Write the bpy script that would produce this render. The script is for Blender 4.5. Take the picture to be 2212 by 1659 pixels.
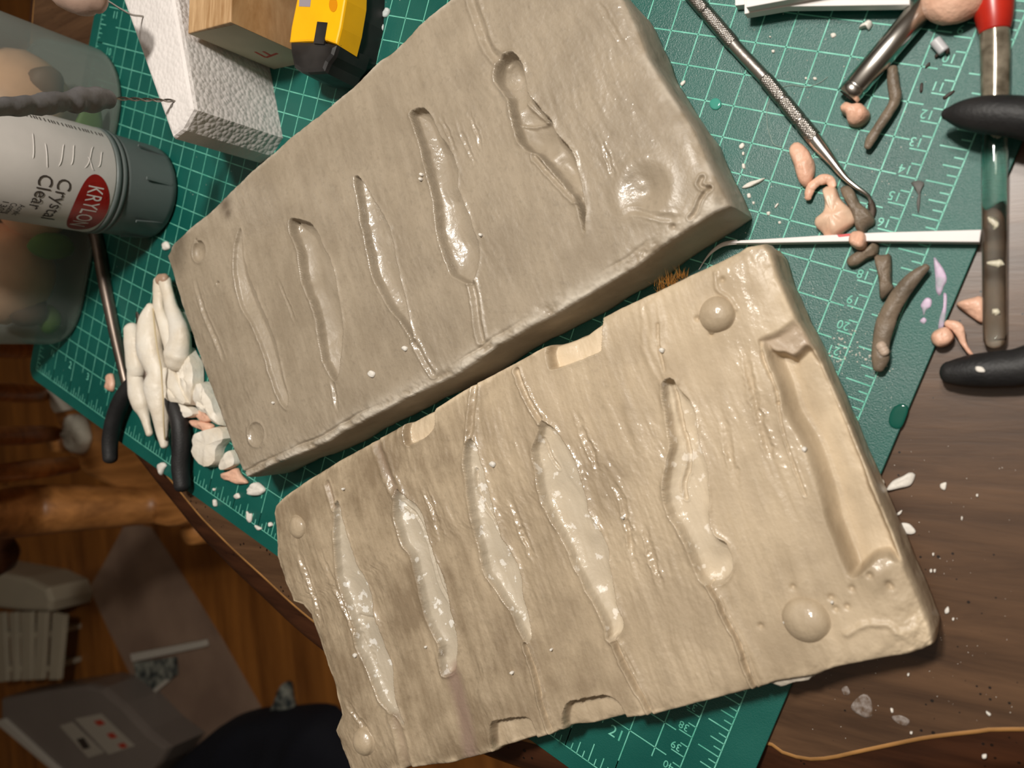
import bpy, math, random
import numpy as np
from mathutils import Matrix, Vector

# ---------------------------------------------------------------- scene reset
for o in list(bpy.data.objects):
    bpy.data.objects.remove(o)
SC = bpy.context.scene
COL = SC.collection
CM = 0.01          # everything below is written in centimetres, z = 0 is the top of the cutting mat
FLOOR_Z = -75.0
TABLE_Z = -0.3

# ---------------------------------------------------------------- camera
FPX = 1691.79
CAMR = np.array([[0.78976196, 0.29402013, -0.53835695],
                 [0.35418134, -0.93513478, 0.00886122],
                 [-0.50083093, -0.19767424, -0.84267032]])   # rows: right, down, forward
CAMC = np.array([61.1709, -19.6612, 31.9676])
cam_data = bpy.data.cameras.new('camera')
cam = bpy.data.objects.new('camera', cam_data)
COL.objects.link(cam)
M = Matrix.Identity(4)
for i in range(3):
    M[i][0] = CAMR[0][i]
    M[i][1] = -CAMR[1][i]
    M[i][2] = -CAMR[2][i]
    M[i][3] = CAMC[i] * CM
cam.matrix_world = M
cam_data.sensor_fit = 'HORIZONTAL'
cam_data.sensor_width = 36.0
cam_data.lens = 36.0 * FPX / 2212.0
cam_data.clip_start = 0.02
cam_data.clip_end = 50
cam_data.dof.use_dof = True
cam_data.dof.focus_distance = 0.37
cam_data.dof.aperture_fstop = 10.0
SC.camera = cam

# ---------------------------------------------------------------- world, lamp, exposure
world = bpy.data.worlds.new('room_air')
SC.world = world
world.use_nodes = True
world.node_tree.nodes['Background'].inputs[0].default_value = (1.0, 0.90, 0.78, 1)
world.node_tree.nodes['Background'].inputs[1].default_value = 0.02
for nm, loc, en in (('ceiling_lamp_bulb', (0.455, 0.05, 0.82), 23.5), ('ceiling_lamp_bulb', (0.50, 0.19, 0.84), 10.0)):
    ld = bpy.data.lights.new(nm, 'POINT')
    ld.energy = en
    ld.color = (1.0, 0.945, 0.87)
    ld.shadow_soft_size = 0.035
    lamp = bpy.data.objects.new(nm, ld)
    lamp.location = loc
    COL.objects.link(lamp)
SC.view_settings.view_transform = 'Standard'
SC.view_settings.look = 'None'
SC.view_settings.gamma = 1.0
SC.view_settings.use_curve_mapping = False
SC.view_settings.exposure = 0.0

# ---------------------------------------------------------------- helpers
def at(x, y, z=0.0):
    """point of the place (cm) at height z that the photograph shows at pixel x, y"""
    d = CAMR.T @ np.array([(x - 1106.0) / FPX, (y - 829.5) / FPX, 1.0])
    return CAMC + d * ((z - CAMC[2]) / d[2])

def ats(pts, z=0.0, o=(0, 0), s=1.0):
    return np.array([at(o[0] + p[0] / s, o[1] + p[1] / s, z) for p in pts])

def lin(c):
    c = [v / 255.0 for v in c[:3]]
    return tuple((v / 12.92 if v <= 0.04045 else ((v + 0.055) / 1.055) ** 2.4) for v in c) + (1.0,)

MATS = {}
def material(name, col, rough=0.6, metal=0.0, spec=0.5, var=0.0, vscale=40.0, col2=None, bump=0.0, bscale=200.0,
             stretch=None, rotz=0.0, transmission=0.0, ior=1.45, rvar=0.0, alpha=1.0, bdist=0.001):
    if name in MATS:
        return MATS[name]
    m = bpy.data.materials.new(name)
    m.use_nodes = True
    nt = m.node_tree
    b = nt.nodes['Principled BSDF']
    b.inputs['Roughness'].default_value = rough
    b.inputs['Metallic'].default_value = metal
    b.inputs['Specular IOR Level'].default_value = spec
    b.inputs['Transmission Weight'].default_value = transmission
    b.inputs['IOR'].default_value = ior
    b.inputs['Alpha'].default_value = alpha
    b.inputs['Base Color'].default_value = lin(col)
    if var > 0 or bump > 0 or rvar > 0:
        tc = nt.nodes.new('ShaderNodeTexCoord')
        mp = nt.nodes.new('ShaderNodeMapping')
        mp.vector_type = 'TEXTURE'
        nt.links.new(tc.outputs['Object'], mp.inputs[0])
        mp.inputs['Rotation'].default_value = (0, 0, rotz)
        if stretch:
            mp.inputs['Scale'].default_value = stretch
        n = nt.nodes.new('ShaderNodeTexNoise')
        n.inputs['Scale'].default_value = vscale
        n.inputs['Detail'].default_value = 6
        nt.links.new(mp.outputs[0], n.inputs['Vector'])
        if var > 0:
            r = nt.nodes.new('ShaderNodeMapRange')
            r.inputs[1].default_value = 0.35
            r.inputs[2].default_value = 0.65
            nt.links.new(n.outputs[0], r.inputs[0])
            mix = nt.nodes.new('ShaderNodeMix')
            mix.data_type = 'RGBA'
            c1 = lin(col)
            c2 = lin(col2) if col2 else tuple(v * (1 - var) for v in c1[:3]) + (1,)
            mix.inputs[6].default_value = c1
            mix.inputs[7].default_value = c2
            nt.links.new(r.outputs[0], mix.inputs[0])
            nt.links.new(mix.outputs[2], b.inputs['Base Color'])
        if rvar > 0:
            r2 = nt.nodes.new('ShaderNodeMapRange')
            r2.inputs[1].default_value = 0.3
            r2.inputs[2].default_value = 0.7
            r2.inputs[3].default_value = max(rough - rvar, 0.03)
            r2.inputs[4].default_value = min(rough + rvar, 1)
            nt.links.new(n.outputs[0], r2.inputs[0])
            nt.links.new(r2.outputs[0], b.inputs['Roughness'])
        if bump > 0:
            n2 = nt.nodes.new('ShaderNodeTexNoise')
            n2.inputs['Scale'].default_value = bscale
            n2.inputs['Detail'].default_value = 5
            nt.links.new(mp.outputs[0], n2.inputs['Vector'])
            bp = nt.nodes.new('ShaderNodeBump')
            bp.inputs['Strength'].default_value = bump
            bp.inputs['Distance'].default_value = bdist
            nt.links.new(n2.outputs[0], bp.inputs['Height'])
            nt.links.new(bp.outputs[0], b.inputs['Normal'])
    MATS[name] = m
    return m

def make_obj(name, verts, faces, mat, parent=None, smooth=True, base=None, attrs=None):
    v = np.asarray(verts, dtype=np.float64)
    if base is None:
        if parent is not None:
            base = np.array(parent['_base'])
        else:
            base = np.array([v[:, 0].mean(), v[:, 1].mean(), v[:, 2].min()])
    me = bpy.data.meshes.new(name)
    me.from_pydata(((v - base) * CM).tolist(), [], [list(map(int, f)) for f in faces])
    me.update()
    if smooth:
        me.polygons.foreach_set('use_smooth', np.ones(len(me.polygons), dtype=bool))
    if attrs:
        for k, a in attrs.items():
            at_ = me.attributes.new(k, 'FLOAT', 'POINT')
            at_.data.foreach_set('value', np.asarray(a, dtype=np.float32))
    ob = bpy.data.objects.new(name, me)
    COL.objects.link(ob)
    me.materials.append(mat)
    if parent is not None:
        ob.parent = parent
        pb = np.array(parent['_base'])
        ob.location = (base - pb) * CM
    else:
        ob.location = base * CM
    ob['_base'] = [float(x) for x in base]
    return ob

def thing(name, label, cat, base, group=None):
    o = bpy.data.objects.new(name, None)
    o.empty_display_size = 0.01
    COL.objects.link(o)
    o.location = Vector([float(b) * CM for b in base])
    o['_base'] = [float(b) for b in base]
    return tag(o, label, cat, group)

def tag(o, label, cat, group=None):
    o['label'] = label
    o['category'] = cat
    if group:
        o['group'] = group
    return o

def kind(o, k):
    o['kind'] = k
    return o

def catmull(P, n, closed=False):
    P = np.asarray(P, dtype=float)
    k = len(P)
    segs = k if closed else k - 1
    L = []
    for i in range(segs):
        L.append(np.linalg.norm((P[(i + 1) % k] - P[i])[:3]))
    cs = np.r_[0, np.cumsum(L)]
    out = []
    for t in np.linspace(0, cs[-1], n, endpoint=not closed):
        i = min(np.searchsorted(cs, t, side='right') - 1, segs - 1)
        f = (t - cs[i]) / max(L[i], 1e-9)
        if closed:
            a, b, c, d = P[(i - 1) % k], P[i], P[(i + 1) % k], P[(i + 2) % k]
        else:
            a, b, c, d = P[max(i - 1, 0)], P[i], P[min(i + 1, k - 1)], P[min(i + 2, k - 1)]
        out.append(0.5 * (2 * b + (c - a) * f + (2 * a - 5 * b + 4 * c - d) * f * f + (3 * b - a - 3 * c + d) * f ** 3))
    return np.array(out)

_rng = np.random.RandomState(7)
_TAB = _rng.rand(257, 257)
_TAB[256] = _TAB[0]
_TAB[:, 256] = _TAB[:, 0]
def vnoise(x, y, seed=0):
    x = np.asarray(x) + seed * 17.31 + 1000.0
    y = np.asarray(y) + seed * 9.77 + 1000.0
    xi = np.floor(x).astype(int)
    yi = np.floor(y).astype(int)
    fx = x - xi
    fy = y - yi
    fx = fx * fx * (3 - 2 * fx)
    fy = fy * fy * (3 - 2 * fy)
    xi %= 256
    yi %= 256
    a = _TAB[xi, yi] * (1 - fx) + _TAB[xi + 1, yi] * fx
    b = _TAB[xi, yi + 1] * (1 - fx) + _TAB[xi + 1, yi + 1] * fx
    return (a * (1 - fy) + b * fy) * 2 - 1

def fnoise(x, y, seed=0, oct=4):
    r = 0
    a = 1.0
    for k in range(oct):
        r = r + a * vnoise(x * 2 ** k, y * 2 ** k, seed + 3 * k)
        a *= 0.5
    return r / 1.9

def pad(name, outline, h, mat, parent=None, n=28, z0=None, noise=0.12, rings=(1.0, 0.96, 0.82, 0.55, 0.25), smooth=True, seed=None, sharp=None):
    """low lump with a traced outline (world cm), flat underneath, domed on top"""
    P = catmull(outline, n, True)
    if z0 is None:
        z0 = P[:, 2].mean()
    seed = seed if seed is not None else int(abs(P[0, 0] * 37 + P[0, 1] * 91)) % 97
    c = P.mean(0)
    V = [np.array([q[0], q[1], z0]) for q in P]
    hs = {1.0: 0.30, 0.93: 0.86, 0.6: 0.98, 0.9: 0.8, 0.5: 1.0, 0.8: 0.9, 0.4: 1.0, 0.96: 0.62, 0.82: 0.88, 0.55: 1.0, 0.25: 1.02}
    for r in rings:
        for q in P:
            xy = c[:2] + (q[:2] - c[:2]) * r
            nz = float(fnoise(np.array(xy[0] * 2.5), np.array(xy[1] * 2.5), seed, 3))
            V.append(np.array([xy[0], xy[1], z0 + h * hs.get(r, 1.0) * (1 + noise * 3 * nz)]))
    V.append(np.array([c[0], c[1], z0 + h]))
    F = [list(range(n))[::-1]]
    for k in range(len(rings)):
        a = k * n
        for i in range(n):
            F.append([a + i, a + (i + 1) % n, a + n + (i + 1) % n, a + n + i])
    a = len(rings) * n
    for i in range(n):
        F.append([a + i, a + (i + 1) % n, len(V) - 1])
    ob = make_obj(name, V, F, mat, parent, smooth)
    if sharp:
        ob.data.set_sharp_from_angle(angle=math.radians(sharp))
    return ob

def frames(P):
    T = np.gradient(P, axis=0)
    T /= np.linalg.norm(T, axis=1)[:, None] + 1e-12
    up = np.array([0, 0, 1.0])
    if abs(T[0] @ up) > 0.9:
        up = np.array([1.0, 0, 0])
    N = []
    n = up - T[0] * (up @ T[0])
    for t in T:
        n = n - t * (n @ t)
        n /= np.linalg.norm(n) + 1e-12
        N.append(n.copy())
    N = np.array(N)
    return T, N, np.cross(T, N)

def tube(name, path, radii, mat, parent=None, n=24, sec=14, flat=1.0, noise=0.0, ends='round', smooth=True, seed=3, nscale=2.0, base=None):
    """swept tube; radii follow the path points; flat scales the radius along the up direction"""
    Q = np.c_[np.asarray(path, float), np.asarray(radii, float)]
    S = catmull(Q, n)
    P = S[:, :3]
    r = np.maximum(S[:, 3], 1e-3)
    T, N, B = frames(P)
    if ends == 'round':
        k = 4
        P0 = [P[0] - T[0] * r[0] * 0.75 * math.sin(a) for a in np.linspace(1.45, 0.3, k)]
        r0 = [r[0] * math.cos(a) for a in np.linspace(1.45, 0.3, k)]
        P1 = [P[-1] + T[-1] * r[-1] * 0.75 * math.sin(a) for a in np.linspace(0.3, 1.45, k)]
        r1 = [r[-1] * math.cos(a) for a in np.linspace(0.3, 1.45, k)]
        P = np.vstack([P0, P, P1])
        r = np.r_[r0, r, r1]
        N = np.vstack([np.repeat(N[:1], k, 0), N, np.repeat(N[-1:], k, 0)])
        B = np.vstack([np.repeat(B[:1], k, 0), B, np.repeat(B[-1:], k, 0)])
    V = []
    m = len(P)
    for i in range(m):
        for j in range(sec):
            a = 2 * math.pi * j / sec
            rr = r[i]
            if noise:
                rr *= 1 + noise * float(fnoise(np.array(i / m * 6 * nscale), np.array(j / sec * 4.0 if j < sec / 2 else (1 - j / sec) * 4.0), seed, 2))
            V.append(P[i] + N[i] * rr * flat * math.cos(a) + B[i] * rr * math.sin(a))
    F = []
    for i in range(m - 1):
        for j in range(sec):
            F.append([i * sec + j, i * sec + (j + 1) % sec, (i + 1) * sec + (j + 1) % sec, (i + 1) * sec + j])
    F.append(list(range(sec))[::-1])
    F.append([(m - 1) * sec + j for j in range(sec)])
    return make_obj(name, V, F, mat, parent, smooth, base)

def prism(name, outline, z0, z1, mat, parent=None, bevel=0.0, smooth=False, taper=0.0, base=None):
    """solid with a plan outline (world cm, xy) between two heights; bevel rounds its top edge"""
    P = np.asarray(outline, float)[:, :2]
    n = len(P)
    area = 0.5 * sum(P[i][0] * P[(i + 1) % n][1] - P[(i + 1) % n][0] * P[i][1] for i in range(n))
    if area < 0:
        P = P[::-1]
    def inset(d):
        out = []
        for i in range(n):
            a = P[i] - P[i - 1]
            b = P[(i + 1) % n] - P[i]
            na = np.array([-a[1], a[0]]) / (np.linalg.norm(a) + 1e-9)
            nb = np.array([-b[1], b[0]]) / (np.linalg.norm(b) + 1e-9)
            m_ = na + nb
            m_ = m_ / max(m_ @ m_ / 2, 0.4)
            out.append(P[i] + m_ * d)
        return np.array(out)
    levels = [(inset(-taper), z0)]
    if bevel > 0:
        levels += [(inset(0), z1 - bevel), (inset(bevel * 0.3), z1 - bevel * 0.3), (inset(bevel), z1)]
    else:
        levels += [(inset(0), z1)]
    V = []
    for q, z in levels:
        V += [[p[0], p[1], z] for p in q]
    F = [list(range(n))[::-1]]
    for k in range(len(levels) - 1):
        for i in range(n):
            F.append([k * n + i, k * n + (i + 1) % n, (k + 1) * n + (i + 1) % n, (k + 1) * n + i])
    F.append([(len(levels) - 1) * n + i for i in range(n)])
    return make_obj(name, V, F, mat, parent, smooth, base)

def lathe(name, prof, center, mat, parent=None, seg=48, smooth=True, base=None):
    V = []
    F = []
    for r, z in prof:
        for j in range(seg):
            a = 2 * math.pi * j / seg
            V.append([center[0] + r * math.cos(a), center[1] + r * math.sin(a), center[2] + z])
    for i in range(len(prof) - 1):
        for j in range(seg):
            F.append([i * seg + j, i * seg + (j + 1) % seg, (i + 1) * seg + (j + 1) % seg, (i + 1) * seg + j])
    F.append(list(range(seg))[::-1])
    F.append([(len(prof) - 1) * seg + j for j in range(seg)])
    return make_obj(name, V, F, mat, parent, smooth, base)

def ball(name, c, r, mat, parent=None, squash=(1, 1, 1), noise=0.1, seed=1, nu=20, nv=12):
    V = []
    F = []
    for i in range(nv + 1):
        th = math.pi * i / nv
        for j in range(nu):
            ph = 2 * math.pi * j / nu
            d = np.array([math.sin(th) * math.cos(ph), math.sin(th) * math.sin(ph), math.cos(th)])
            k = 1 + noise * float(fnoise(np.array(d[0] * 1.3 + d[2]), np.array(d[1] * 1.3 - d[2] * 0.7), seed, 2))
            V.append(np.array(c) + d * r * k * np.array(squash))
    for i in range(nv):
        for j in range(nu):
            F.append([i * nu + j, (i + 1) * nu + j, (i + 1) * nu + (j + 1) % nu, i * nu + (j + 1) % nu])
    return make_obj(name, V, F, mat, parent, True)

def text_verts(s, size):
    """letters of Blender's own typeface as flat vertices and faces, centred, height 'size' (cm)"""
    cu = bpy.data.curves.new('letters', 'FONT')
    cu.body = s
    cu.align_x = 'CENTER'
    cu.resolution_u = 3
    ob = bpy.data.objects.new('letters', cu)
    COL.objects.link(ob)
    dg = bpy.context.evaluated_depsgraph_get()
    me = bpy.data.meshes.new_from_object(ob.evaluated_get(dg))
    V = np.array([v.co[:] for v in me.vertices])
    F = [list(p.vertices) for p in me.polygons]
    bpy.data.objects.remove(ob)
    bpy.data.curves.remove(cu)
    bpy.data.meshes.remove(me)
    V = V * (size / 0.70)
    return V, F

def flat_text(name, s, size, pos, rot, mat, parent, sx=1.0):
    V, F = text_verts(s, size)
    V[:, 0] *= sx
    V[:, 1] -= size / 2
    c, si = math.cos(rot), math.sin(rot)
    W = np.c_[pos[0] + V[:, 0] * c - V[:, 1] * si, pos[1] + V[:, 0] * si + V[:, 1] * c, np.full(len(V), pos[2])]
    return make_obj(name, W, F, mat, parent, False)

def poly_sd(X, Y, poly):
    """distance to a closed outline, positive inside"""
    P = np.asarray(poly)[:, :2]
    d2 = np.full(X.shape, 1e9)
    ins = np.zeros(X.shape, dtype=bool)
    n = len(P)
    for i in range(n):
        a = P[i]
        b = P[(i + 1) % n]
        ex, ey = b - a
        t = np.clip(((X - a[0]) * ex + (Y - a[1]) * ey) / (ex * ex + ey * ey + 1e-12), 0, 1)
        d2 = np.minimum(d2, (X - a[0] - t * ex) ** 2 + (Y - a[1] - t * ey) ** 2)
        c = ((a[1] > Y) != (b[1] > Y))
        with np.errstate(divide='ignore', invalid='ignore'):
            xc = (b[0] - a[0]) * (Y - a[1]) / (b[1] - a[1] + 1e-15) + a[0]
        ins ^= c & (X < xc)
    d = np.sqrt(d2)
    return np.where(ins, d, -d)

def line_d(X, Y, line):
    P = np.asarray(line)[:, :2]
    d2 = np.full(X.shape, 1e9)
    for a, b in zip(P[:-1], P[1:]):
        ex, ey = b - a
        t = np.clip(((X - a[0]) * ex + (Y - a[1]) * ey) / (ex * ex + ey * ey + 1e-12), 0, 1)
        d2 = np.minimum(d2, (X - a[0] - t * ex) ** 2 + (Y - a[1] - t * ey) ** 2)
    return np.sqrt(d2)

# =================================================================== SETTING
def wood_material(name, dark, light, rough, rot, grain=(0.09, 0.010), specks=True):
    m = bpy.data.materials.new(name)
    m.use_nodes = True
    nt = m.node_tree
    N = nt.nodes
    b = N['Principled BSDF']
    tc = N.new('ShaderNodeTexCoord')
    mp = N.new('ShaderNodeMapping')
    mp.vector_type = 'TEXTURE'
    mp.inputs['Rotation'].default_value = (0, 0, rot)
    mp.inputs['Scale'].default_value = (grain[0], grain[1], 0.02)
    nt.links.new(tc.outputs['Object'], mp.inputs[0])
    n1 = N.new('ShaderNodeTexNoise')
    n1.inputs['Scale'].default_value = 1.0
    n1.inputs['Detail'].default_value = 8
    n1.inputs['Roughness'].default_value = 0.65
    n1.inputs['Distortion'].default_value = 0.4
    nt.links.new(mp.outputs[0], n1.inputs['Vector'])
    r = N.new('ShaderNodeValToRGB')
    r.color_ramp.elements[0].position = 0.32
    r.color_ramp.elements[0].color = lin(dark)
    r.color_ramp.elements[1].position = 0.68
    r.color_ramp.elements[1].color = lin(light)
    nt.links.new(n1.outputs[0], r.inputs[0])
    col = r.outputs[0]
    if specks:
        v = N.new('ShaderNodeTexVoronoi')
        v.inputs['Scale'].default_value = 240
        nt.links.new(tc.outputs['Object'], v.inputs['Vector'])
        n3 = N.new('ShaderNodeTexNoise')
        n3.inputs['Scale'].default_value = 30
        nt.links.new(tc.outputs['Object'], n3.inputs['Vector'])
        th = N.new('ShaderNodeMapRange')
        th.inputs[1].default_value = 0.45
        th.inputs[2].default_value = 0.7
        th.inputs[3].default_value = 0.02
        th.inputs[4].default_value = 0.22
        nt.links.new(n3.outputs[0], th.inputs[0])
        lt = N.new('ShaderNodeMath')
        lt.operation = 'LESS_THAN'
        nt.links.new(v.outputs['Distance'], lt.inputs[0])
        nt.links.new(th.outputs[0], lt.inputs[1])
        mx = N.new('ShaderNodeMix')
        mx.data_type = 'RGBA'
        nt.links.new(lt.outputs[0], mx.inputs[0])
        nt.links.new(col, mx.inputs[6])
        mx.inputs[7].default_value = lin((28, 18, 12))
        col = mx.outputs[2]
    nt.links.new(col, b.inputs['Base Color'])
    b.inputs['Roughness'].default_value = rough
    bp = N.new('ShaderNodeBump')
    bp.inputs['Strength'].default_value = 0.15
    bp.inputs['Distance'].default_value = 0.0006
    nt.links.new(n1.outputs[0], bp.inputs['Height'])
    nt.links.new(bp.outputs[0], b.inputs['Normal'])
    return m

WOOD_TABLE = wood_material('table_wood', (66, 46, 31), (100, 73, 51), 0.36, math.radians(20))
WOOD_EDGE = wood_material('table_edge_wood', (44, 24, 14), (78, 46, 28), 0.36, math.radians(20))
WOOD_FLOOR = wood_material('floor_wood', (110, 64, 24), (172, 110, 48), 0.45, math.radians(-60), (0.5, 0.06), False)
WOOD_CHAIR = wood_material('chair_wood', (128, 82, 40), (196, 134, 74), 0.42, math.radians(30), (0.2, 0.02), False)
WOOD_RIM = material('worn_table_rim', (176, 128, 74), 0.45, var=0.4, vscale=60)

RX0, RX1, RY0, RY1, CEIL = -260, 230, -260, 190, 165
fl = [[RX0, RY0, 0], [RX1, RY0, 0], [RX1, RY1, 0], [RX0, RY1, 0]]
floor = prism('floor', fl, FLOOR_Z - 4, FLOOR_Z, WOOD_FLOOR)
WALL = material('wall_paint', (118, 106, 92), 0.8, var=0.05, vscale=2)
CEILP = material('ceiling_paint', (208, 202, 194), 0.85)
kind(floor, 'structure')
kind(prism('ceiling', fl, CEIL, CEIL + 5, CEILP), 'structure')
kind(prism('wall_left', [[RX0 - 8, RY0], [RX0, RY0], [RX0, RY1], [RX0 - 8, RY1]], FLOOR_Z, CEIL, WALL), 'structure')
kind(prism('wall_right', [[RX1, RY0], [RX1 + 8, RY0], [RX1 + 8, RY1], [RX1, RY1]], FLOOR_Z, CEIL, WALL), 'structure')
kind(prism('wall_back', [[RX0, RY1], [RX1, RY1], [RX1, RY1 + 8], [RX0, RY1 + 8]], FLOOR_Z, CEIL, WALL), 'structure')
kind(prism('wall_front', [[RX0, RY0 - 8], [RX1, RY0 - 8], [RX1, RY0], [RX0, RY0]], FLOOR_Z, CEIL, WALL), 'structure')

# ------------------------------------------------------------------- table
rim = [(-12, 12), (-12, 0), (-11.2, -12), (-8, -24), (0, -34), (10, -40.4), (20.4, -43.5), (24.8, -44.3), (28.7, -44.7), (34.4, -45.1),
       (44, -44.6), (52, -41.6), (56.6, -37.8)] + [tuple(at(x, y, TABLE_Z)[:2]) for x, y in ((1650, 1600), (1690, 1622), (1740, 1636), (1790, 1634), (1850, 1621), (1930, 1604), (2000, 1590), (2100, 1578), (2212, 1572))] + [(72, -27), (84, -22.5), (96, -20), (112, -19)]
rim = catmull(np.array([(a, b, 0) for a, b in rim]), 320)[:, :2]
rim = np.vstack([rim, [(112, 60), (20, 60), (-12, 40)]])
table = thing('dining_table', 'dark brown wooden table with a scalloped moulded edge under the green mat', 'table', (45, -5, FLOOR_Z))
prism('tabletop', rim, TABLE_Z - 1.6, TABLE_Z, WOOD_TABLE, table)
n = len(rim)
def offset(P, d):
    out = []
    for i in range(n):
        a = P[i] - P[i - 1]
        b = P[(i + 1) % n] - P[i]
        v = np.array([a[1], -a[0]]) / np.linalg.norm(a) + np.array([b[1], -b[0]]) / np.linalg.norm(b)
        v = v / max(np.linalg.norm(v), 0.3)
        out.append(P[i] + v * d)
    return np.array(out)
def band(name, levels, mat, parent, smooth=True):
    V = []
    for d, z in levels:
        V += [[p[0], p[1], z] for p in offset(rim, d)]
    F = []
    for k in range(len(levels) - 1):
        for i in range(n):
            F.append([k * n + i, (k + 1) * n + i, (k + 1) * n + (i + 1) % n, k * n + (i + 1) % n])
    return make_obj(name, V, F, mat, parent, smooth)
band('rim_line', [(-0.02, TABLE_Z + 0.005), (0.05, TABLE_Z + 0.02), (0.13, TABLE_Z - 0.01), (0.16, TABLE_Z - 0.12)], WOOD_RIM, table)
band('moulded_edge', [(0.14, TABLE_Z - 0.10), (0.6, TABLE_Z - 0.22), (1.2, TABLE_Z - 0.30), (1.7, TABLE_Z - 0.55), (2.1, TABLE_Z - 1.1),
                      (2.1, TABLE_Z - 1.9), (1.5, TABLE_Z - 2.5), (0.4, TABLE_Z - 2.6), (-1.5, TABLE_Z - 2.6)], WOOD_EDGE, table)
for lx, ly in ((8, 40), (100, 40), (8, -18), (92, -6)):
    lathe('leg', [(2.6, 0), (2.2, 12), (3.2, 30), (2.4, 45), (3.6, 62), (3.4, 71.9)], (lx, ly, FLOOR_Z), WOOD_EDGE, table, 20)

# ------------------------------------------------------------------- cutting mat
MAT_GREEN = material('mat_green', (14, 82, 74), 0.35, spec=0.62, var=0.25, vscale=18, col2=(20, 94, 84), bump=0.25, bscale=2200, rvar=0.10)
MAT_PRINT = material('mat_print', (128, 208, 186), 0.5, var=0.35, vscale=160, col2=(92, 182, 158))
MX0, MX1, MY0, MY1 = -1.05, 58.6, -42.8, 1.0
def rrect(x0, x1, y0, y1, r, k=6):
    P = []
    for cx, cy, a0 in ((x1 - r, y0 + r, -90), (x1 - r, y1 - r, 0), (x0 + r, y1 - r, 90), (x0 + r, y0 + r, 180)):
        for i in range(k + 1):
            a = math.radians(a0 + 90 * i / k)
            P.append((cx + r * math.cos(a), cy + r * math.sin(a)))
    return P
mat_o = prism('cutting_mat', [(a, b, 0) for a, b in rrect(MX0, MX1, MY0, MY1, 1.1)], -0.3, 0.0, MAT_GREEN, bevel=0.03)
tag(mat_o, 'green self-healing cutting mat printed with a pale grid and rulers', 'cutting mat')
def quads(name, segs, w, mat, parent, z=0.006):
    V = []
    F = []
    for x0, y0, x1, y1 in segs:
        d = np.array([x1 - x0, y1 - y0], float)
        d /= np.linalg.norm(d)
        p = np.array([-d[1], d[0]]) * w / 2
        k = len(V)
        V += [[x0 - p[0], y0 - p[1], z], [x1 - p[0], y1 - p[1], z], [x1 + p[0], y1 + p[1], z], [x0 + p[0], y0 + p[1], z]]
        F.append([k, k + 1, k + 2, k + 3])
    return make_obj(name, V, F, mat, parent, False)
IN = 2.54
HI = 1.27
segs = []
for i in range(2, 44):           # lines across the short side, every half inch
    x = i * HI
    y0 = -16.5 * IN if i % 2 == 0 else -15.5 * IN - 0.45
    segs.append((x, y0, x, -1 * IN + 0.45))
for j in range(2, 32):           # lines along the long side
    y = -j * HI
    x0 = 0 if j % 2 == 1 else 1 * IN - 0.45
    segs.append((x0, y, 21.5 * IN + 0.55, y))
kind(quads('printed_grid', segs, 0.05, MAT_PRINT, mat_o), 'stuff')
segs = [(0, 0, 0, -16.5 * IN), (0, -16.5 * IN, 22.5 * IN, -16.5 * IN), (22.5 * IN, -16.5 * IN, 22.5 * IN, 0), (0, 0, 22.5 * IN, 0), (22 * IN, 0, 22 * IN, -41.4)]
tick = lambda i: 0.95 if i % 4 == 0 else (0.62 if i % 2 == 0 else 0.36)
for i in range(1, 22 * 8 + 4):
    segs.append((i * IN / 8, -16.5 * IN, i * IN / 8, -16.5 * IN + tick(i)))
for i in range(1, 132):
    y = -i * IN / 8
    segs.append((22.5 * IN, y, 22.5 * IN - tick(i), y))
    segs.append((0, y, tick(i) * 0.8, y))
for i in range(1, 83):
    y = -i * 0.5
    segs.append((22 * IN, y, 22 * IN - (0.62 if i % 2 == 0 else 0.36), y))
kind(quads('printed_ruler_ticks', segs, 0.048, MAT_PRINT, mat_o), 'stuff')
for k in range(1, 42):
    flat_text('ruler_number', str(k), 0.33, (22 * IN - 0.48, -k + 0.24, 0.008), math.pi, MAT_PRINT, mat_o)
for k in range(1, 22):
    flat_text('ruler_number', str(k), 0.54, (k * IN - 0.5, -39.85, 0.008), 0.0, MAT_PRINT, mat_o)
for k in range(1, 16):
    flat_text('ruler_number', str(k), 0.5, (1.75, -16.5 * IN + k * IN - 0.45, 0.008), 0.0, MAT_PRINT, mat_o)

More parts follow.
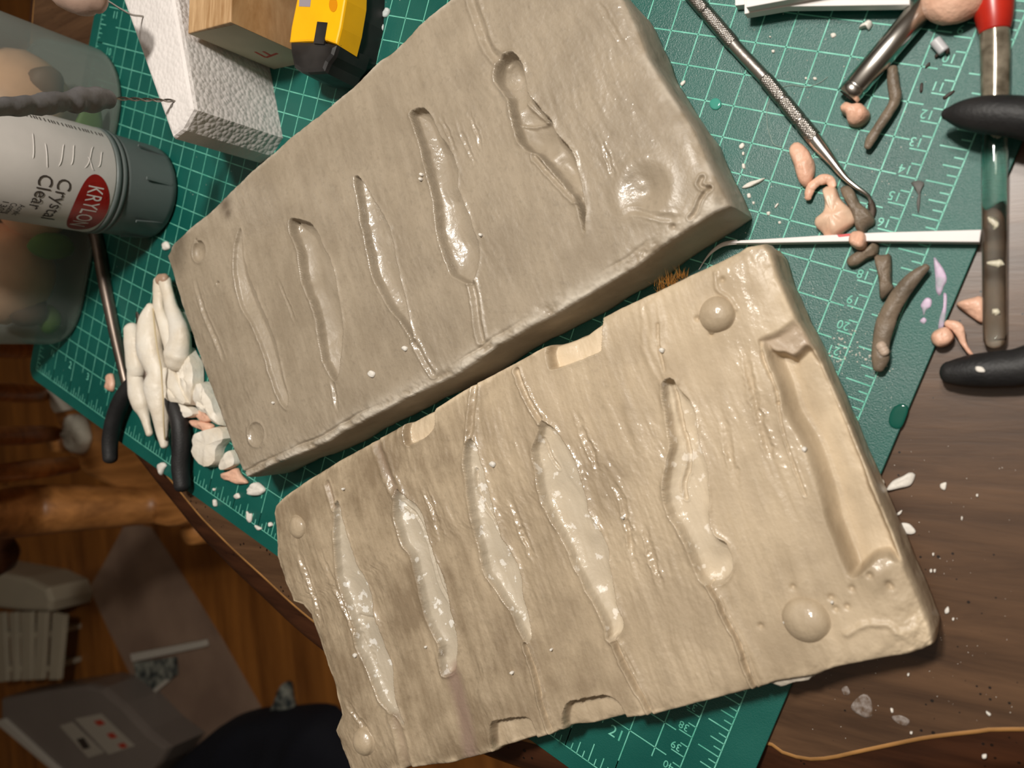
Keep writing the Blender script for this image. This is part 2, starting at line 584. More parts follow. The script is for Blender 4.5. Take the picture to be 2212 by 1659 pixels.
# =================================================================== MOULD HALVES
def mould_material(name, c_a, c_b, c_cav, c_dry, rot, rough, streak_bump, cav_fleck):
    m = bpy.data.materials.new(name)
    m.use_nodes = True
    nt = m.node_tree
    N = nt.nodes
    L = nt.links.new
    b = N['Principled BSDF']
    tc = N.new('ShaderNodeTexCoord')
    mp = N.new('ShaderNodeMapping')
    mp.vector_type = 'TEXTURE'
    mp.inputs['Rotation'].default_value = (0, 0, rot)
    mp.inputs['Scale'].default_value = (0.030, 0.0045, 0.02)
    L(tc.outputs['Object'], mp.inputs[0])
    st = N.new('ShaderNodeTexNoise')
    st.inputs['Scale'].default_value = 1.0
    st.inputs['Detail'].default_value = 6
    st.inputs['Roughness'].default_value = 0.6
    L(mp.outputs[0], st.inputs['Vector'])
    bl = N.new('ShaderNodeTexNoise')
    bl.inputs['Scale'].default_value = 30
    bl.inputs['Detail'].default_value = 7
    bl.inputs['Roughness'].default_value = 0.62
    L(tc.outputs['Object'], bl.inputs['Vector'])
    fine = N.new('ShaderNodeTexNoise')
    fine.inputs['Scale'].default_value = 900
    fine.inputs['Detail'].default_value = 4
    L(tc.outputs['Object'], fine.inputs['Vector'])
    add = N.new('ShaderNodeMath')
    add.operation = 'ADD'
    L(bl.outputs[0], add.inputs[0])
    sm = N.new('ShaderNodeMath')
    sm.operation = 'MULTIPLY'
    sm.inputs[1].default_value = 0.4
    L(st.outputs[0], sm.inputs[0])
    L(sm.outputs[0], add.inputs[1])
    rg = N.new('ShaderNodeMapRange')
    rg.inputs[1].default_value = 0.57
    rg.inputs[2].default_value = 0.83
    L(add.outputs[0], rg.inputs[0])
    def mixc(fac, a, bcol, f=None):
        x = N.new('ShaderNodeMix')
        x.data_type = 'RGBA'
        if isinstance(fac, float):
            x.inputs[0].default_value = fac
        else:
            L(fac, x.inputs[0])
        if isinstance(a, tuple):
            x.inputs[6].default_value = a
        else:
            L(a, x.inputs[6])
        if isinstance(bcol, tuple):
            x.inputs[7].default_value = bcol
        else:
            L(bcol, x.inputs[7])
        return x.outputs[2]
    def attr(nm):
        a = N.new('ShaderNodeAttribute')
        a.attribute_name = nm
        return a.outputs['Fac']
    def mul(a, k):
        x = N.new('ShaderNodeMath')
        x.operation = 'MULTIPLY'
        L(a, x.inputs[0])
        if isinstance(k, (int, float)):
            x.inputs[1].default_value = k
        else:
            L(k, x.inputs[1])
        return x.outputs[0]
    col = mixc(rg.outputs[0], lin(c_a), lin(c_b))
    sp = N.new('ShaderNodeTexNoise')
    sp.inputs['Scale'].default_value = 420
    sp.inputs['Detail'].default_value = 3
    L(tc.outputs['Object'], sp.inputs['Vector'])
    spr = N.new('ShaderNodeMapRange')
    spr.inputs[1].default_value = 0.55
    spr.inputs[2].default_value = 0.75
    spr.inputs[4].default_value = 0.25
    L(sp.outputs[0], spr.inputs[0])
    col = mixc(spr.outputs[0], col, lin(tuple(v * 0.78 for v in c_b)))
    col = mixc(attr('cavity'), col, lin(c_cav))
    if cav_fleck:
        fk = N.new('ShaderNodeTexNoise')
        fk.inputs['Scale'].default_value = 170
        fk.inputs['Detail'].default_value = 4
        fk.inputs['Roughness'].default_value = 0.55
        L(tc.outputs['Object'], fk.inputs['Vector'])
        fr = N.new('ShaderNodeMapRange')
        fr.inputs[1].default_value = 0.60
        fr.inputs[2].default_value = 0.635
        L(fk.outputs[0], fr.inputs[0])
        col = mixc(mul(fr.outputs[0], attr('cavity')), col, lin((232, 228, 220)))
    col = mixc(attr('dry'), col, lin(c_dry))
    col = mixc(attr('mauve'), col, lin((148, 126, 110)))
    col = mixc(attr('stain'), col, lin((78, 64, 48)))
    L(col, b.inputs['Base Color'])
    rr = N.new('ShaderNodeMapRange')
    rr.inputs[1].default_value = 0.40
    rr.inputs[2].default_value = 0.62
    rr.inputs[3].default_value = rough
    rr.inputs[4].default_value = rough + 0.32
    L(bl.outputs[0], rr.inputs[0])
    rd = N.new('ShaderNodeMath')
    rd.operation = 'ADD'
    rd.use_clamp = True
    L(rr.outputs[0], rd.inputs[0])
    rd2 = N.new('ShaderNodeMath')
    rd2.operation = 'ADD'
    L(mul(attr('dry'), 0.35), rd2.inputs[0])
    L(mul(attr('cavity'), 0.22), rd2.inputs[1])
    L(rd2.outputs[0], rd.inputs[1])
    L(rd.outputs[0], b.inputs['Roughness'])
    b.inputs['Specular IOR Level'].default_value = 0.5
    b1 = N.new('ShaderNodeBump')
    b1.inputs['Strength'].default_value = streak_bump
    b1.inputs['Distance'].default_value = 0.0012
    L(st.outputs[0], b1.inputs['Height'])
    b2 = N.new('ShaderNodeBump')
    b2.inputs['Strength'].default_value = 0.22
    b2.inputs['Distance'].default_value = 0.0004
    L(fine.outputs[0], b2.inputs['Height'])
    L(b1.outputs[0], b2.inputs['Normal'])
    b3 = N.new('ShaderNodeBump')
    b3.inputs['Strength'].default_value = 0.16
    b3.inputs['Distance'].default_value = 0.0012
    L(sp.outputs[0], b3.inputs['Height'])
    L(b2.outputs[0], b3.inputs['Normal'])
    L(b3.outputs[0], b.inputs['Normal'])
    # patchy wet film
    L(attr('wet'), b.inputs['Coat Weight'])
    b.inputs['Coat Roughness'].default_value = 0.16
    w1 = N.new('ShaderNodeBump')
    w1.inputs['Strength'].default_value = 0.5
    w1.inputs['Distance'].default_value = 0.0008
    L(sp.outputs[0], w1.inputs['Height'])
    L(w1.outputs[0], b.inputs['Coat Normal'])
    return m

def resample(P, n):
    P = np.asarray(P, float)[:, :2]
    L = np.r_[0, np.cumsum(np.linalg.norm(np.diff(P, axis=0), axis=1))]
    t = np.linspace(0, L[-1], n)
    return np.c_[np.interp(t, L, P[:, 0]), np.interp(t, L, P[:, 1])]

def build_mould(name, top, right, bottom, left, ztop, zbot, NA, NB, shape, mat, label):
    """slab whose top is a carved height field; the four rims run left-right, top-bottom"""
    T = resample(top, NA)
    Bm = resample(bottom, NA)
    Lf = resample(left, NB)
    Rt = resample(right, NB)
    a = np.linspace(0, 1, NA)[:, None, None]
    b = np.linspace(0, 1, NB)[None, :, None]
    G = (1 - b) * T[:, None] + b * Bm[:, None] + (1 - a) * Lf[None] + a * Rt[None] \
        - ((1 - a) * (1 - b) * T[0] + a * (1 - b) * T[-1] + (1 - a) * b * Bm[0] + a * b * Bm[-1])
    X = G[..., 0]
    Y = G[..., 1]
    lenA = np.linalg.norm(T[-1] - T[0])
    lenB = np.linalg.norm(Lf[-1] - Lf[0])
    A = np.linspace(0, lenA, NA)[:, None] + 0 * X
    Bv = np.linspace(0, lenB, NB)[None, :] + 0 * X
    edge = np.minimum(np.minimum(A, lenA - A), np.minimum(Bv, lenB - Bv))
    dz, att = shape(X, Y, A, Bv, edge, lenA, lenB)
    Z = ztop + dz
    V = np.stack([X, Y, Z], -1).reshape(-1, 3)
    idx = np.arange(NA * NB).reshape(NA, NB)
    f = np.stack([idx[:-1, :-1], idx[:-1, 1:], idx[1:, 1:], idx[1:, :-1]], -1).reshape(-1, 4)
    ring = np.r_[idx[:, 0], idx[-1, 1:], idx[-2::-1, -1], idx[0, -2:0:-1]]
    RP = V[ring]
    nr = len(ring)
    c = V[:, :2].mean(0)
    tg = np.roll(RP[:, :2], -8, 0) - np.roll(RP[:, :2], 8, 0)
    nrm = np.c_[-tg[:, 1], tg[:, 0]]
    nrm /= np.linalg.norm(nrm, axis=1)[:, None] + 1e-9
    sgn = np.sign(((RP[:, :2] - c) * nrm).sum(1))
    nrm *= sgn[:, None]
    lv = 12
    s = np.arange(nr) * (2 * (lenA + lenB) / nr)
    rows = [ring]
    allV = [V]
    cnt = len(V)
    extra = {k: [v.reshape(-1)] for k, v in att.items()}
    for k in range(1, lv + 1):
        t = k / lv
        z = RP[:, 2] * (1 - t) + zbot * t
        off = 0.10 * math.sin(min(t * 4, 1) * math.pi / 2) + 0.07 * fnoise(s * 0.9, np.full(nr, t * 3.0), 5, 4) * min(t * 3, 1) - 0.10 * max(t - 0.8, 0) * 5 * 0.5
        P = np.c_[RP[:, 0] + nrm[:, 0] * off, RP[:, 1] + nrm[:, 1] * off, z]
        allV.append(P)
        rows.append(np.arange(cnt, cnt + nr))
        cnt += nr
        for q in extra:
            extra[q].append(np.full(nr, 0.55 if q == 'dry' else 0.0) * (0.6 + 0.4 * fnoise(s * 0.7, np.full(nr, t * 4), 9)))
    F = [f]
    for r0, r1 in zip(rows[:-1], rows[1:]):
        F.append(np.stack([r0, np.roll(r0, -1), np.roll(r1, -1), r1], -1))
    V = np.vstack(allV)
    F = np.vstack(F)
    base = np.array([c[0], c[1], zbot])
    me = bpy.data.meshes.new(name)
    nf = len(F)
    me.vertices.add(len(V))
    me.vertices.foreach_set('co', ((V - base) * CM).astype(np.float32).ravel())
    last = rows[-1][::-1]
    loops = np.r_[F.ravel(), last]
    me.loops.add(len(loops))
    me.loops.foreach_set('vertex_index', loops.astype(np.int32))
    me.polygons.add(nf + 1)
    me.polygons.foreach_set('loop_start', np.r_[np.arange(nf) * 4, nf * 4].astype(np.int32))
    me.polygons.foreach_set('loop_total', np.r_[np.full(nf, 4), nr].astype(np.int32))
    me.polygons.foreach_set('use_smooth', np.ones(nf + 1, dtype=bool))
    me.update(calc_edges=True)
    me.validate()
    for q, v in extra.items():
        a_ = me.attributes.new(q, 'FLOAT', 'POINT')
        a_.data.foreach_set('value', np.clip(np.concatenate(v), 0, 1).astype(np.float32))
    # outward faces
    import bmesh
    bm = bmesh.new()
    bm.from_mesh(me)
    bmesh.ops.recalc_face_normals(bm, faces=bm.faces)
    bm.to_mesh(me)
    bm.free()
    o = bpy.data.objects.new(name, me)
    COL.objects.link(o)
    me.materials.append(mat)
    o.location = base * CM
    o['_base'] = [float(x) for x in base]
    tag(o, label, 'mould')
    hf = (X, Y, Z)
    def surf(x, y):
        i = np.argmin((X - x) ** 2 + (Y - y) ** 2)
        return float(Z.reshape(-1)[i])
    return o, surf

def sub(X, Y, P, mg):
    P = np.asarray(P)
    return (X > P[:, 0].min() - mg) & (X < P[:, 0].max() + mg) & (Y > P[:, 1].min() - mg) & (Y < P[:, 1].max() + mg)

def carve(dz, X, Y, poly, depth, w, lip=0.05, mask=None, soft=0.0, wob=0.06):
    P = catmull(poly, max(48, len(poly) * 4), True)
    k = sub(X, Y, P, 0.8)
    x, y = X[k], Y[k]
    d = poly_sd(x, y, P) + wob * fnoise(x * 2.2, y * 2.2, 11, 3)
    t = np.clip(d / w, 0, 1)
    u_ = np.clip(d / 0.11, 0, 1)
    prof = 0.5 * u_ * u_ * (3 - 2 * u_) + 0.5 * np.sqrt(np.clip(1 - (1 - t) ** 2, 0, 1))
    if soft > 0:
        prof = prof * (1 - soft) + soft * t * t * (3 - 2 * t)
    z = dz[k] - depth * prof * np.where(d > 0, 1, 0) * (1 + 0.16 * fnoise(x * 0.9, y * 0.9, 21, 2))
    z = z + lip * np.exp(-(np.clip(-d, 0, 9) / 0.13) ** 2) * (d <= 0) * (0.7 + 0.9 * fnoise(x * 1.5, y * 1.5, 4, 2))
    dz[k] = z
    if mask is not None:
        mask[k] = np.maximum(mask[k], np.clip(d / 0.05 + 0.3, 0, 1))
    return dz

def groove(dz, X, Y, line, w, depth, mask=None, mval=1.0, wob=0.05, flat=False, ridge=0.0, taper=False):
    P = catmull(line, max(24, len(line) * 6))
    k = sub(X, Y, P, w * 3 + 0.4)
    x, y = X[k], Y[k]
    d = line_d(x, y, P) + wob * fnoise(x * 4, y * 4, 31, 3)
    if flat:
        p = 1 / (1 + np.exp((d - w) / (0.06 * 1)))
    else:
        p = np.exp(-(d / w) ** 2)
    tf = 1.0
    if taper:
        a_, b_ = P[0][:2], P[-1][:2]
        t_ = ((x - a_[0]) * (b_ - a_)[0] + (y - a_[1]) * (b_ - a_)[1]) / ((b_ - a_) @ (b_ - a_))
        tf = np.clip(np.sin(np.clip(t_, 0, 1) * math.pi), 0, 1) * (0.75 + 0.5 * fnoise(x * 1.2, y * 1.2, 77, 2))
    dz[k] = dz[k] + tf * (-depth * p + ridge * np.exp(-((d - w * 1.8) / (w * 0.6)) ** 2))
    if mask is not None:
        mask[k] = np.maximum(mask[k], mval * np.clip(1.4 - d / w, 0, 1))
    return dz

def dome(dz, X, Y, c, r, h):
    d = np.hypot(X - c[0], Y - c[1])
    return dz + h * np.sqrt(np.clip(1 - (d / r) ** 2, 0, 1)) - np.sign(h) * 0.05 * np.exp(-((d - r * 1.05) / 0.10) ** 2)

# ---- the grey half, five clean cavities and round dimples
ZU = 3.4
U_top = [(360, 553), (374, 526), (412, 490), (453, 458), (489, 422), (543, 368), (593, 327), (625, 296), (662, 268), (709, 231), (757, 192), (794, 155),
         (819, 130), (851, 108), (871, 89), (902, 54), (927, 33), (960, 7), (985, -14), (1100, -118), (1178, -185)]
U_bot = [(531, 1030), (590, 1001), (640, 982), (703, 954), (740, 930), (782, 908), (830, 884), (871, 861), (930, 834), (997, 800), (1071, 745), (1150, 701), (1197, 677),
         (1260, 640), (1320, 604), (1370, 573), (1415, 536), (1472, 499), (1520, 468), (1566, 438)]
U_left = [(360, 553), (372, 590), (392, 660), (420, 740), (452, 830), (480, 905), (505, 975), (520, 1010), (531, 1030)]
U_right = [(1178, -185), (1260, -95), (1345, 0), (1372, 60), (1396, 123), (1440, 195), (1470, 240), (1494, 278), (1525, 350), (1550, 400), (1566, 438)]
cA = lambda pts: ats(pts, ZU, (340, 300), 2.211)
cB = lambda pts: ats(pts, ZU, (850, 0), 2.765)
U_figs = [
    (cA([(400, 425), (370, 500), (362, 600), (375, 700), (400, 800), (450, 890), (500, 1010), (530, 1110), (560, 1200), (590, 1260), (615, 1290), (625, 1230), (600, 1130),
         (570, 1000), (530, 880), (480, 760), (430, 640), (408, 520)]), 0.42, 0.85, 0.06, 0.45),
    (cA([(630, 385), (635, 450), (665, 510), (680, 600), (690, 680), (720, 750), (755, 850), (770, 960), (790, 1060), (830, 1140), (850, 1160), (870, 1100), (885, 980),
         (885, 860), (865, 730), (840, 610), (790, 500), (755, 430), (720, 395), (670, 380)]), 0.75, 0.95, 0.06, 0.10),
    (cA([(940, 180), (950, 260), (970, 380), (995, 500), (1020, 620), (1060, 720), (1110, 810), (1170, 880), (1235, 985), (1215, 890), (1190, 780), (1160, 660), (1135, 540),
         (1110, 420), (1060, 330), (1010, 250), (965, 180)]), 0.68, 0.72, 0.06, 0.1),
    (cB([(95, 680), (130, 780), (165, 900), (195, 1020), (230, 1160), (245, 1280), (270, 1430), (310, 1550), (350, 1640), (440, 1690), (475, 1680), (495, 1630), (510, 1500),
         (480, 1380), (430, 1230), (385, 1120), (380, 1000), (340, 900), (270, 790), (230, 700), (190, 650), (130, 650)]), 0.75, 0.85, 0.06, 0.10),
    (cB([(690, 308), (640, 340), (610, 400), (602, 460), (625, 510), (650, 540), (680, 590), (700, 660), (715, 740), (745, 840), (800, 900), (860, 920), (920, 990), (1000, 1090),
         (1080, 1190), (1120, 1330), (1140, 1400), (1150, 1300), (1140, 1160), (1110, 1040), (1080, 940), (1040, 860), (970, 790), (940, 720), (880, 650), (820, 580), (795, 530),
         (780, 440), (765, 370), (720, 318)]), 0.82, 0.60, 0.09, 0.05),
]
def shape_upper(X, Y, A, B, edge, lA, lB):
    dz = 0.035 * fnoise(A * 0.25, B * 0.2, 2, 3) + 0.022 * fnoise(A * 1.6, B * 0.22, 8, 3) + 0.007 * fnoise(A * 4, B * 0.8, 14, 3)
    cav = np.zeros_like(X)
    dry = np.zeros_like(X)
    mau = np.zeros_like(X)
    stain = np.zeros_like(X)
    for poly, dep, w, lip, soft in U_figs:
        dz = carve(dz, X, Y, poly, dep, w, lip, cav, soft)
    # lobes inside the figure cavities
    for px, r, h in (((1100, 155), 0.45, -0.22), ((1128, 225), 0.5, 0.20), ((1155, 298), 0.55, -0.16), ((1222, 362), 0.5, -0.12), ((1190, 330), 0.35, 0.16),
                     ((960, 400), 0.5, 0.12), ((945, 330), 0.5, -0.10), ((1000, 540), 0.6, -0.12), ((690, 600), 0.6, 0.10), ((815, 520), 0.5, 0.08), ((712, 720), 0.6, -0.10)):
        c = at(px[0], px[1], ZU)
        d = np.hypot(X - c[0], Y - c[1])
        dz = dz + h * np.exp(-(d / r) ** 2)
    dz = groove(dz, X, Y, cB([(735, 735), (800, 735), (890, 715)]), 0.07, -0.10)
    dz = groove(dz, X, Y, cB([(765, 600), (820, 660), (890, 715)]), 0.07, -0.10)
    dz = groove(dz, X, Y, cB([(840, 930), (920, 1020), (1000, 1110), (1080, 1190)]), 0.10, 0.10, ridge=0.05)
    dz = groove(dz, X, Y, ats([(1020, 616), (1027, 650), (1032, 693), (1040, 734)], ZU), 0.14, 0.13, ridge=0.06)
    dz = groove(dz, X, Y, ats([(896, 739), (915, 775), (935, 808)], ZU), 0.12, 0.10, ridge=0.05)
    dz = groove(dz, X, Y, ats([(1012, -40), (1020, 0), (1036, 50), (1056, 102), (1076, 126)], ZU), 0.16, 0.12, ridge=0.05)
    dz = groove(dz, X, Y, ats([(420, 598), (440, 670), (470, 740), (490, 790)], ZU), 0.12, 0.12, ridge=0.05, taper=True)
    dz = groove(dz, X, Y, ats([(715, 816), (722, 850), (728, 890)], ZU), 0.10, 0.09, ridge=0.03, taper=True)
    for L_ in ([(948, 245), (970, 290), (985, 330)], [(985, 250), (1003, 300), (1030, 360)], [(1290, 0), (1330, 70), (1360, 120)], [(1300, 300), (1330, 390)], [(600, 600), (640, 700)],
               [(1010, 235), (1035, 300), (1042, 330)]):
        dz = groove(dz, X, Y, ats(L_, ZU), 0.07, 0.06, ridge=0.03, taper=True, wob=0.1)
    # dimples
    for px, r, h in (((430, 543), 0.62, 0.30), ((553, 938), 0.66, 0.14)):
        c = at(px[0], px[1], ZU)
        dz = dome(dz, X, Y, c, r, -h)
    c = at(1392, 408, ZU)
    d = np.hypot(X - c[0], Y - c[1])
    dz = dz + 0.06 * np.exp(-((d - 1.15) / 0.3) ** 2) - 0.26 * np.exp(-(d / 0.62) ** 2) + 0.07 * np.exp(-(np.hypot(X - c[0] + 0.2, Y - c[1] - 0.1) / 0.22) ** 2)
    dz = groove(dz, X, Y, ats([(1340, 470), (1370, 455), (1420, 467), (1470, 470), (1492, 450)], ZU), 0.10, 0.08, ridge=0.04, taper=True)
    dz = groove(dz, X, Y, ats([(1530, 405), (1512, 430), (1504, 452), (1490, 470)], ZU), 0.07, 0.14, ridge=0.06)
    dz = groove(dz, X, Y, ats([(1515, 385), (1511, 398), (1520, 405)], ZU), 0.08, 0.10, ridge=0.05)
    for px in ((424, 520), (470, 612), (1530, 405), (628, 478), (1451, 488)):
        c = at(px[0], px[1], ZU)
        dz = dz - 0.22 * np.exp(-(np.hypot(X - c[0], Y - c[1]) / 0.09) ** 2)
    # rim: worn, curled and flaky, worst along the long front edge
    front = lB - B
    dz = dz - 0.07 * np.exp(-edge / 0.05) - 0.03 * np.exp(-edge / 0.5)
    fk = fnoise(A * 1.7, B * 1.7, 41, 4)
    dz = dz + np.exp(-(front / 0.55) ** 2) * (0.13 * fk - 0.03) + np.exp(-(edge / 0.35) ** 2) * 0.06 * fk
    crack = 0.38 + 0.16 * fnoise(A * 0.45, A * 0, 51, 3)
    on = np.clip(fnoise(A * 0.22, A * 0, 53, 2) * 3 + 0.4, 0, 1)
    dz = dz - 0.14 * on * np.exp(-((front - crack) / 0.06) ** 2)
    dry = np.clip(np.exp(-(front / 0.5) ** 2) * (0.45 + 0.9 * fk), 0, 0.8) + np.clip(np.exp(-(edge / 0.16) ** 2) * (0.3 + fk), 0, 0.6)
    rgt = lA - A
    dz = dz - 0.12 * np.exp(-(rgt / 0.25) ** 2) * np.clip(0.6 + fnoise(B * 0.5, A * 0.5, 61, 2), 0, 1)
    cr = np.hypot(lA - A, lB - B)
    dz = dz - 0.3 * np.exp(-(cr / 0.45) ** 2)
    for (px, r) in (((487, 443), 0.5), ((492, 460), 0.35), ((478, 432), 0.4)):
        c = at(px[0], px[1], ZU)
        stain = np.maximum(stain, 0.75 * np.exp(-(np.hypot((X - c[0]), (Y - c[1])) / r) ** 2))
    wet = np.clip((fnoise(A * 0.33, B * 0.22, 101, 3) + 0.12) * 2.6, 0, 1)
    dz = dz + wet * (0.017 * fnoise(A * 4.6, B * 1.1, 103, 3) + 0.006 * fnoise(A * 9, B * 6, 105, 2))
    return dz, {'wet': wet, 'cavity': cav * 0.35, 'dry': dry, 'mauve': mau, 'stain': stain}

ROT_U = math.atan2(-7.92, 6.35)
MOULD_U = mould_material('grey_mould_plaster', (168, 154, 134), (148, 134, 114), (156, 144, 126), (198, 188, 172), ROT_U, 0.30, 0.16, False)
upper, surf_u = build_mould('mould_half', ats(U_top, ZU), ats(U_right, ZU), ats(U_bot, ZU), ats(U_left, ZU), ZU, 0.0, 800, 420, shape_upper, MOULD_U,
                    'thick grey-tan mould half with smooth grey cavities and sunken dimples, lying wholly on the mat')

# ---- the tan half, whitish cavities, domed keys, a trough along one end
ZL = 2.7
L_top = [(592, 1093), (610, 1074), (653, 1044), (708, 1010), (737, 992), (812, 951), (862, 922), (898, 902), (934, 886), (997, 845), (1022, 831), (1120, 779), (1173, 750), (1206, 741),
         (1247, 724), (1294, 689), (1339, 665), (1399, 638), (1492, 594), (1560, 562), (1597, 543), (1612, 533), (1645, 527)]
L_right = [(1645, 527), (1660, 545), (1678, 603), (1719, 697), (1750, 753), (1783, 831), (1822, 919), (1872, 1036), (1916, 1141), (1938, 1197), (1977, 1285), (2011, 1374), (2010, 1396)]
L_bot = [(760, 1680), (820, 1672), (880, 1660), (965, 1651), (1033, 1634), (1118, 1608), (1187, 1587), (1207, 1578), (1264, 1574), (1345, 1553), (1410, 1545), (1541, 1511), (1630, 1488), (1671, 1474),
         (1760, 1460), (1801, 1443), (1882, 1427), (1964, 1415), (1990, 1408), (2010, 1396)]
L_left = [(592, 1093), (589, 1110), (594, 1157), (596, 1204), (614, 1262), (630, 1300), (652, 1308), (668, 1330), (694, 1403), (719, 1475), (730, 1518), (736, 1545), (729, 1560), (722, 1580),
          (731, 1603), (748, 1647), (760, 1680)]
cC = lambda pts: ats(pts, ZL, (580, 950), 2.34)
L_figs = [
    (cC([(335, 330), (330, 420), (335, 560), (345, 680), (365, 750), (400, 850), (430, 940), (445, 1040), (480, 1120), (520, 1210), (560, 1310), (610, 1370), (690, 1445), (665, 1370), (640, 1270),
         (630, 1150), (600, 1080), (580, 1010), (555, 930), (530, 860), (520, 780), (490, 700), (455, 640), (430, 580), (400, 480), (375, 390), (355, 310)]), 0.48, 0.55, 0.08, 0.1),
    (cC([(640, 250), (635, 380), (650, 440), (675, 520), (720, 590), (745, 690), (770, 800), (790, 890), (830, 980), (860, 1040), (860, 1120), (880, 1185), (900, 1195), (940, 1165), (955, 1080),
         (960, 1000), (940, 920), (920, 830), (905, 750), (870, 650), (835, 560), (805, 470), (790, 400), (750, 330), (700, 290), (660, 255)]), 0.55, 0.5, 0.09, 0.08),
    (cC([(1000, 20), (985, 100), (1000, 200), (1010, 320), (1040, 450), (1065, 560), (1085, 660), (1130, 730), (1180, 800), (1230, 880), (1260, 950), (1300, 1015), (1325, 1010), (1325, 960), (1310, 880),
         (1290, 800), (1280, 720), (1260, 640), (1210, 540), (1180, 490), (1160, 420), (1130, 320), (1100, 200), (1070, 90), (1045, 10), (1020, -10)]), 0.55, 0.5, 0.09, 0.08),
    (ats([(1169, 907), (1163, 931), (1149, 976), (1157, 1013), (1167, 1070), (1190, 1122), (1214, 1161), (1244, 1228), (1268, 1277), (1292, 1317), (1309, 1354), (1313, 1382), (1329, 1384), (1343, 1366),
          (1347, 1338), (1333, 1309), (1325, 1269), (1317, 1228), (1311, 1175), (1292, 1138), (1272, 1110), (1268, 1081), (1256, 1041), (1248, 1008), (1242, 996), (1218, 956), (1194, 923)], ZL), 0.55, 0.5, 0.09, 0.08),
    (ats([(1434, 825), (1430, 846), (1438, 891), (1440, 923), (1448, 964), (1440, 996), (1434, 1037), (1434, 1070), (1446, 1114), (1459, 1134), (1480, 1171), (1496, 1216), (1512, 1252), (1532, 1264),
          (1561, 1260), (1581, 1232), (1583, 1203), (1569, 1175), (1541, 1151), (1532, 1114), (1532, 1073), (1527, 1009), (1511, 960), (1503, 899), (1491, 870), (1466, 838), (1450, 817)], ZL), 0.65, 0.45, 0.09, 0.06),
]
L_notch = [([(1183, 745), (1184, 790), (1196, 797), (1286, 763), (1298, 745), (1296, 680), (1240, 690)], 0.75, 0.16, 0.85),
           ([(873, 912), (871, 940), (882, 963), (929, 936), (940, 908), (934, 870), (900, 880)], 0.5, 0.20, 0.7),
           ([(1061, 1565), (1089, 1553), (1140, 1550), (1156, 1578), (1150, 1625), (1070, 1640)], 0.5, 0.22, 0.45),
           ([(1219, 1530), (1252, 1510), (1317, 1504), (1349, 1540), (1340, 1590), (1225, 1600)], 0.55, 0.25, 0.4)]
T_in = [(1642, 736), (1647, 775), (1669, 831), (1689, 897), (1733, 975), (1766, 1075), (1777, 1125), (1800, 1186), (1822, 1236)]
T_poly = T_in + [(1850, 1250), (1905, 1205), (1950, 1215), (1890, 1060), (1840, 930), (1790, 810), (1745, 735), (1700, 725), (1660, 728)]
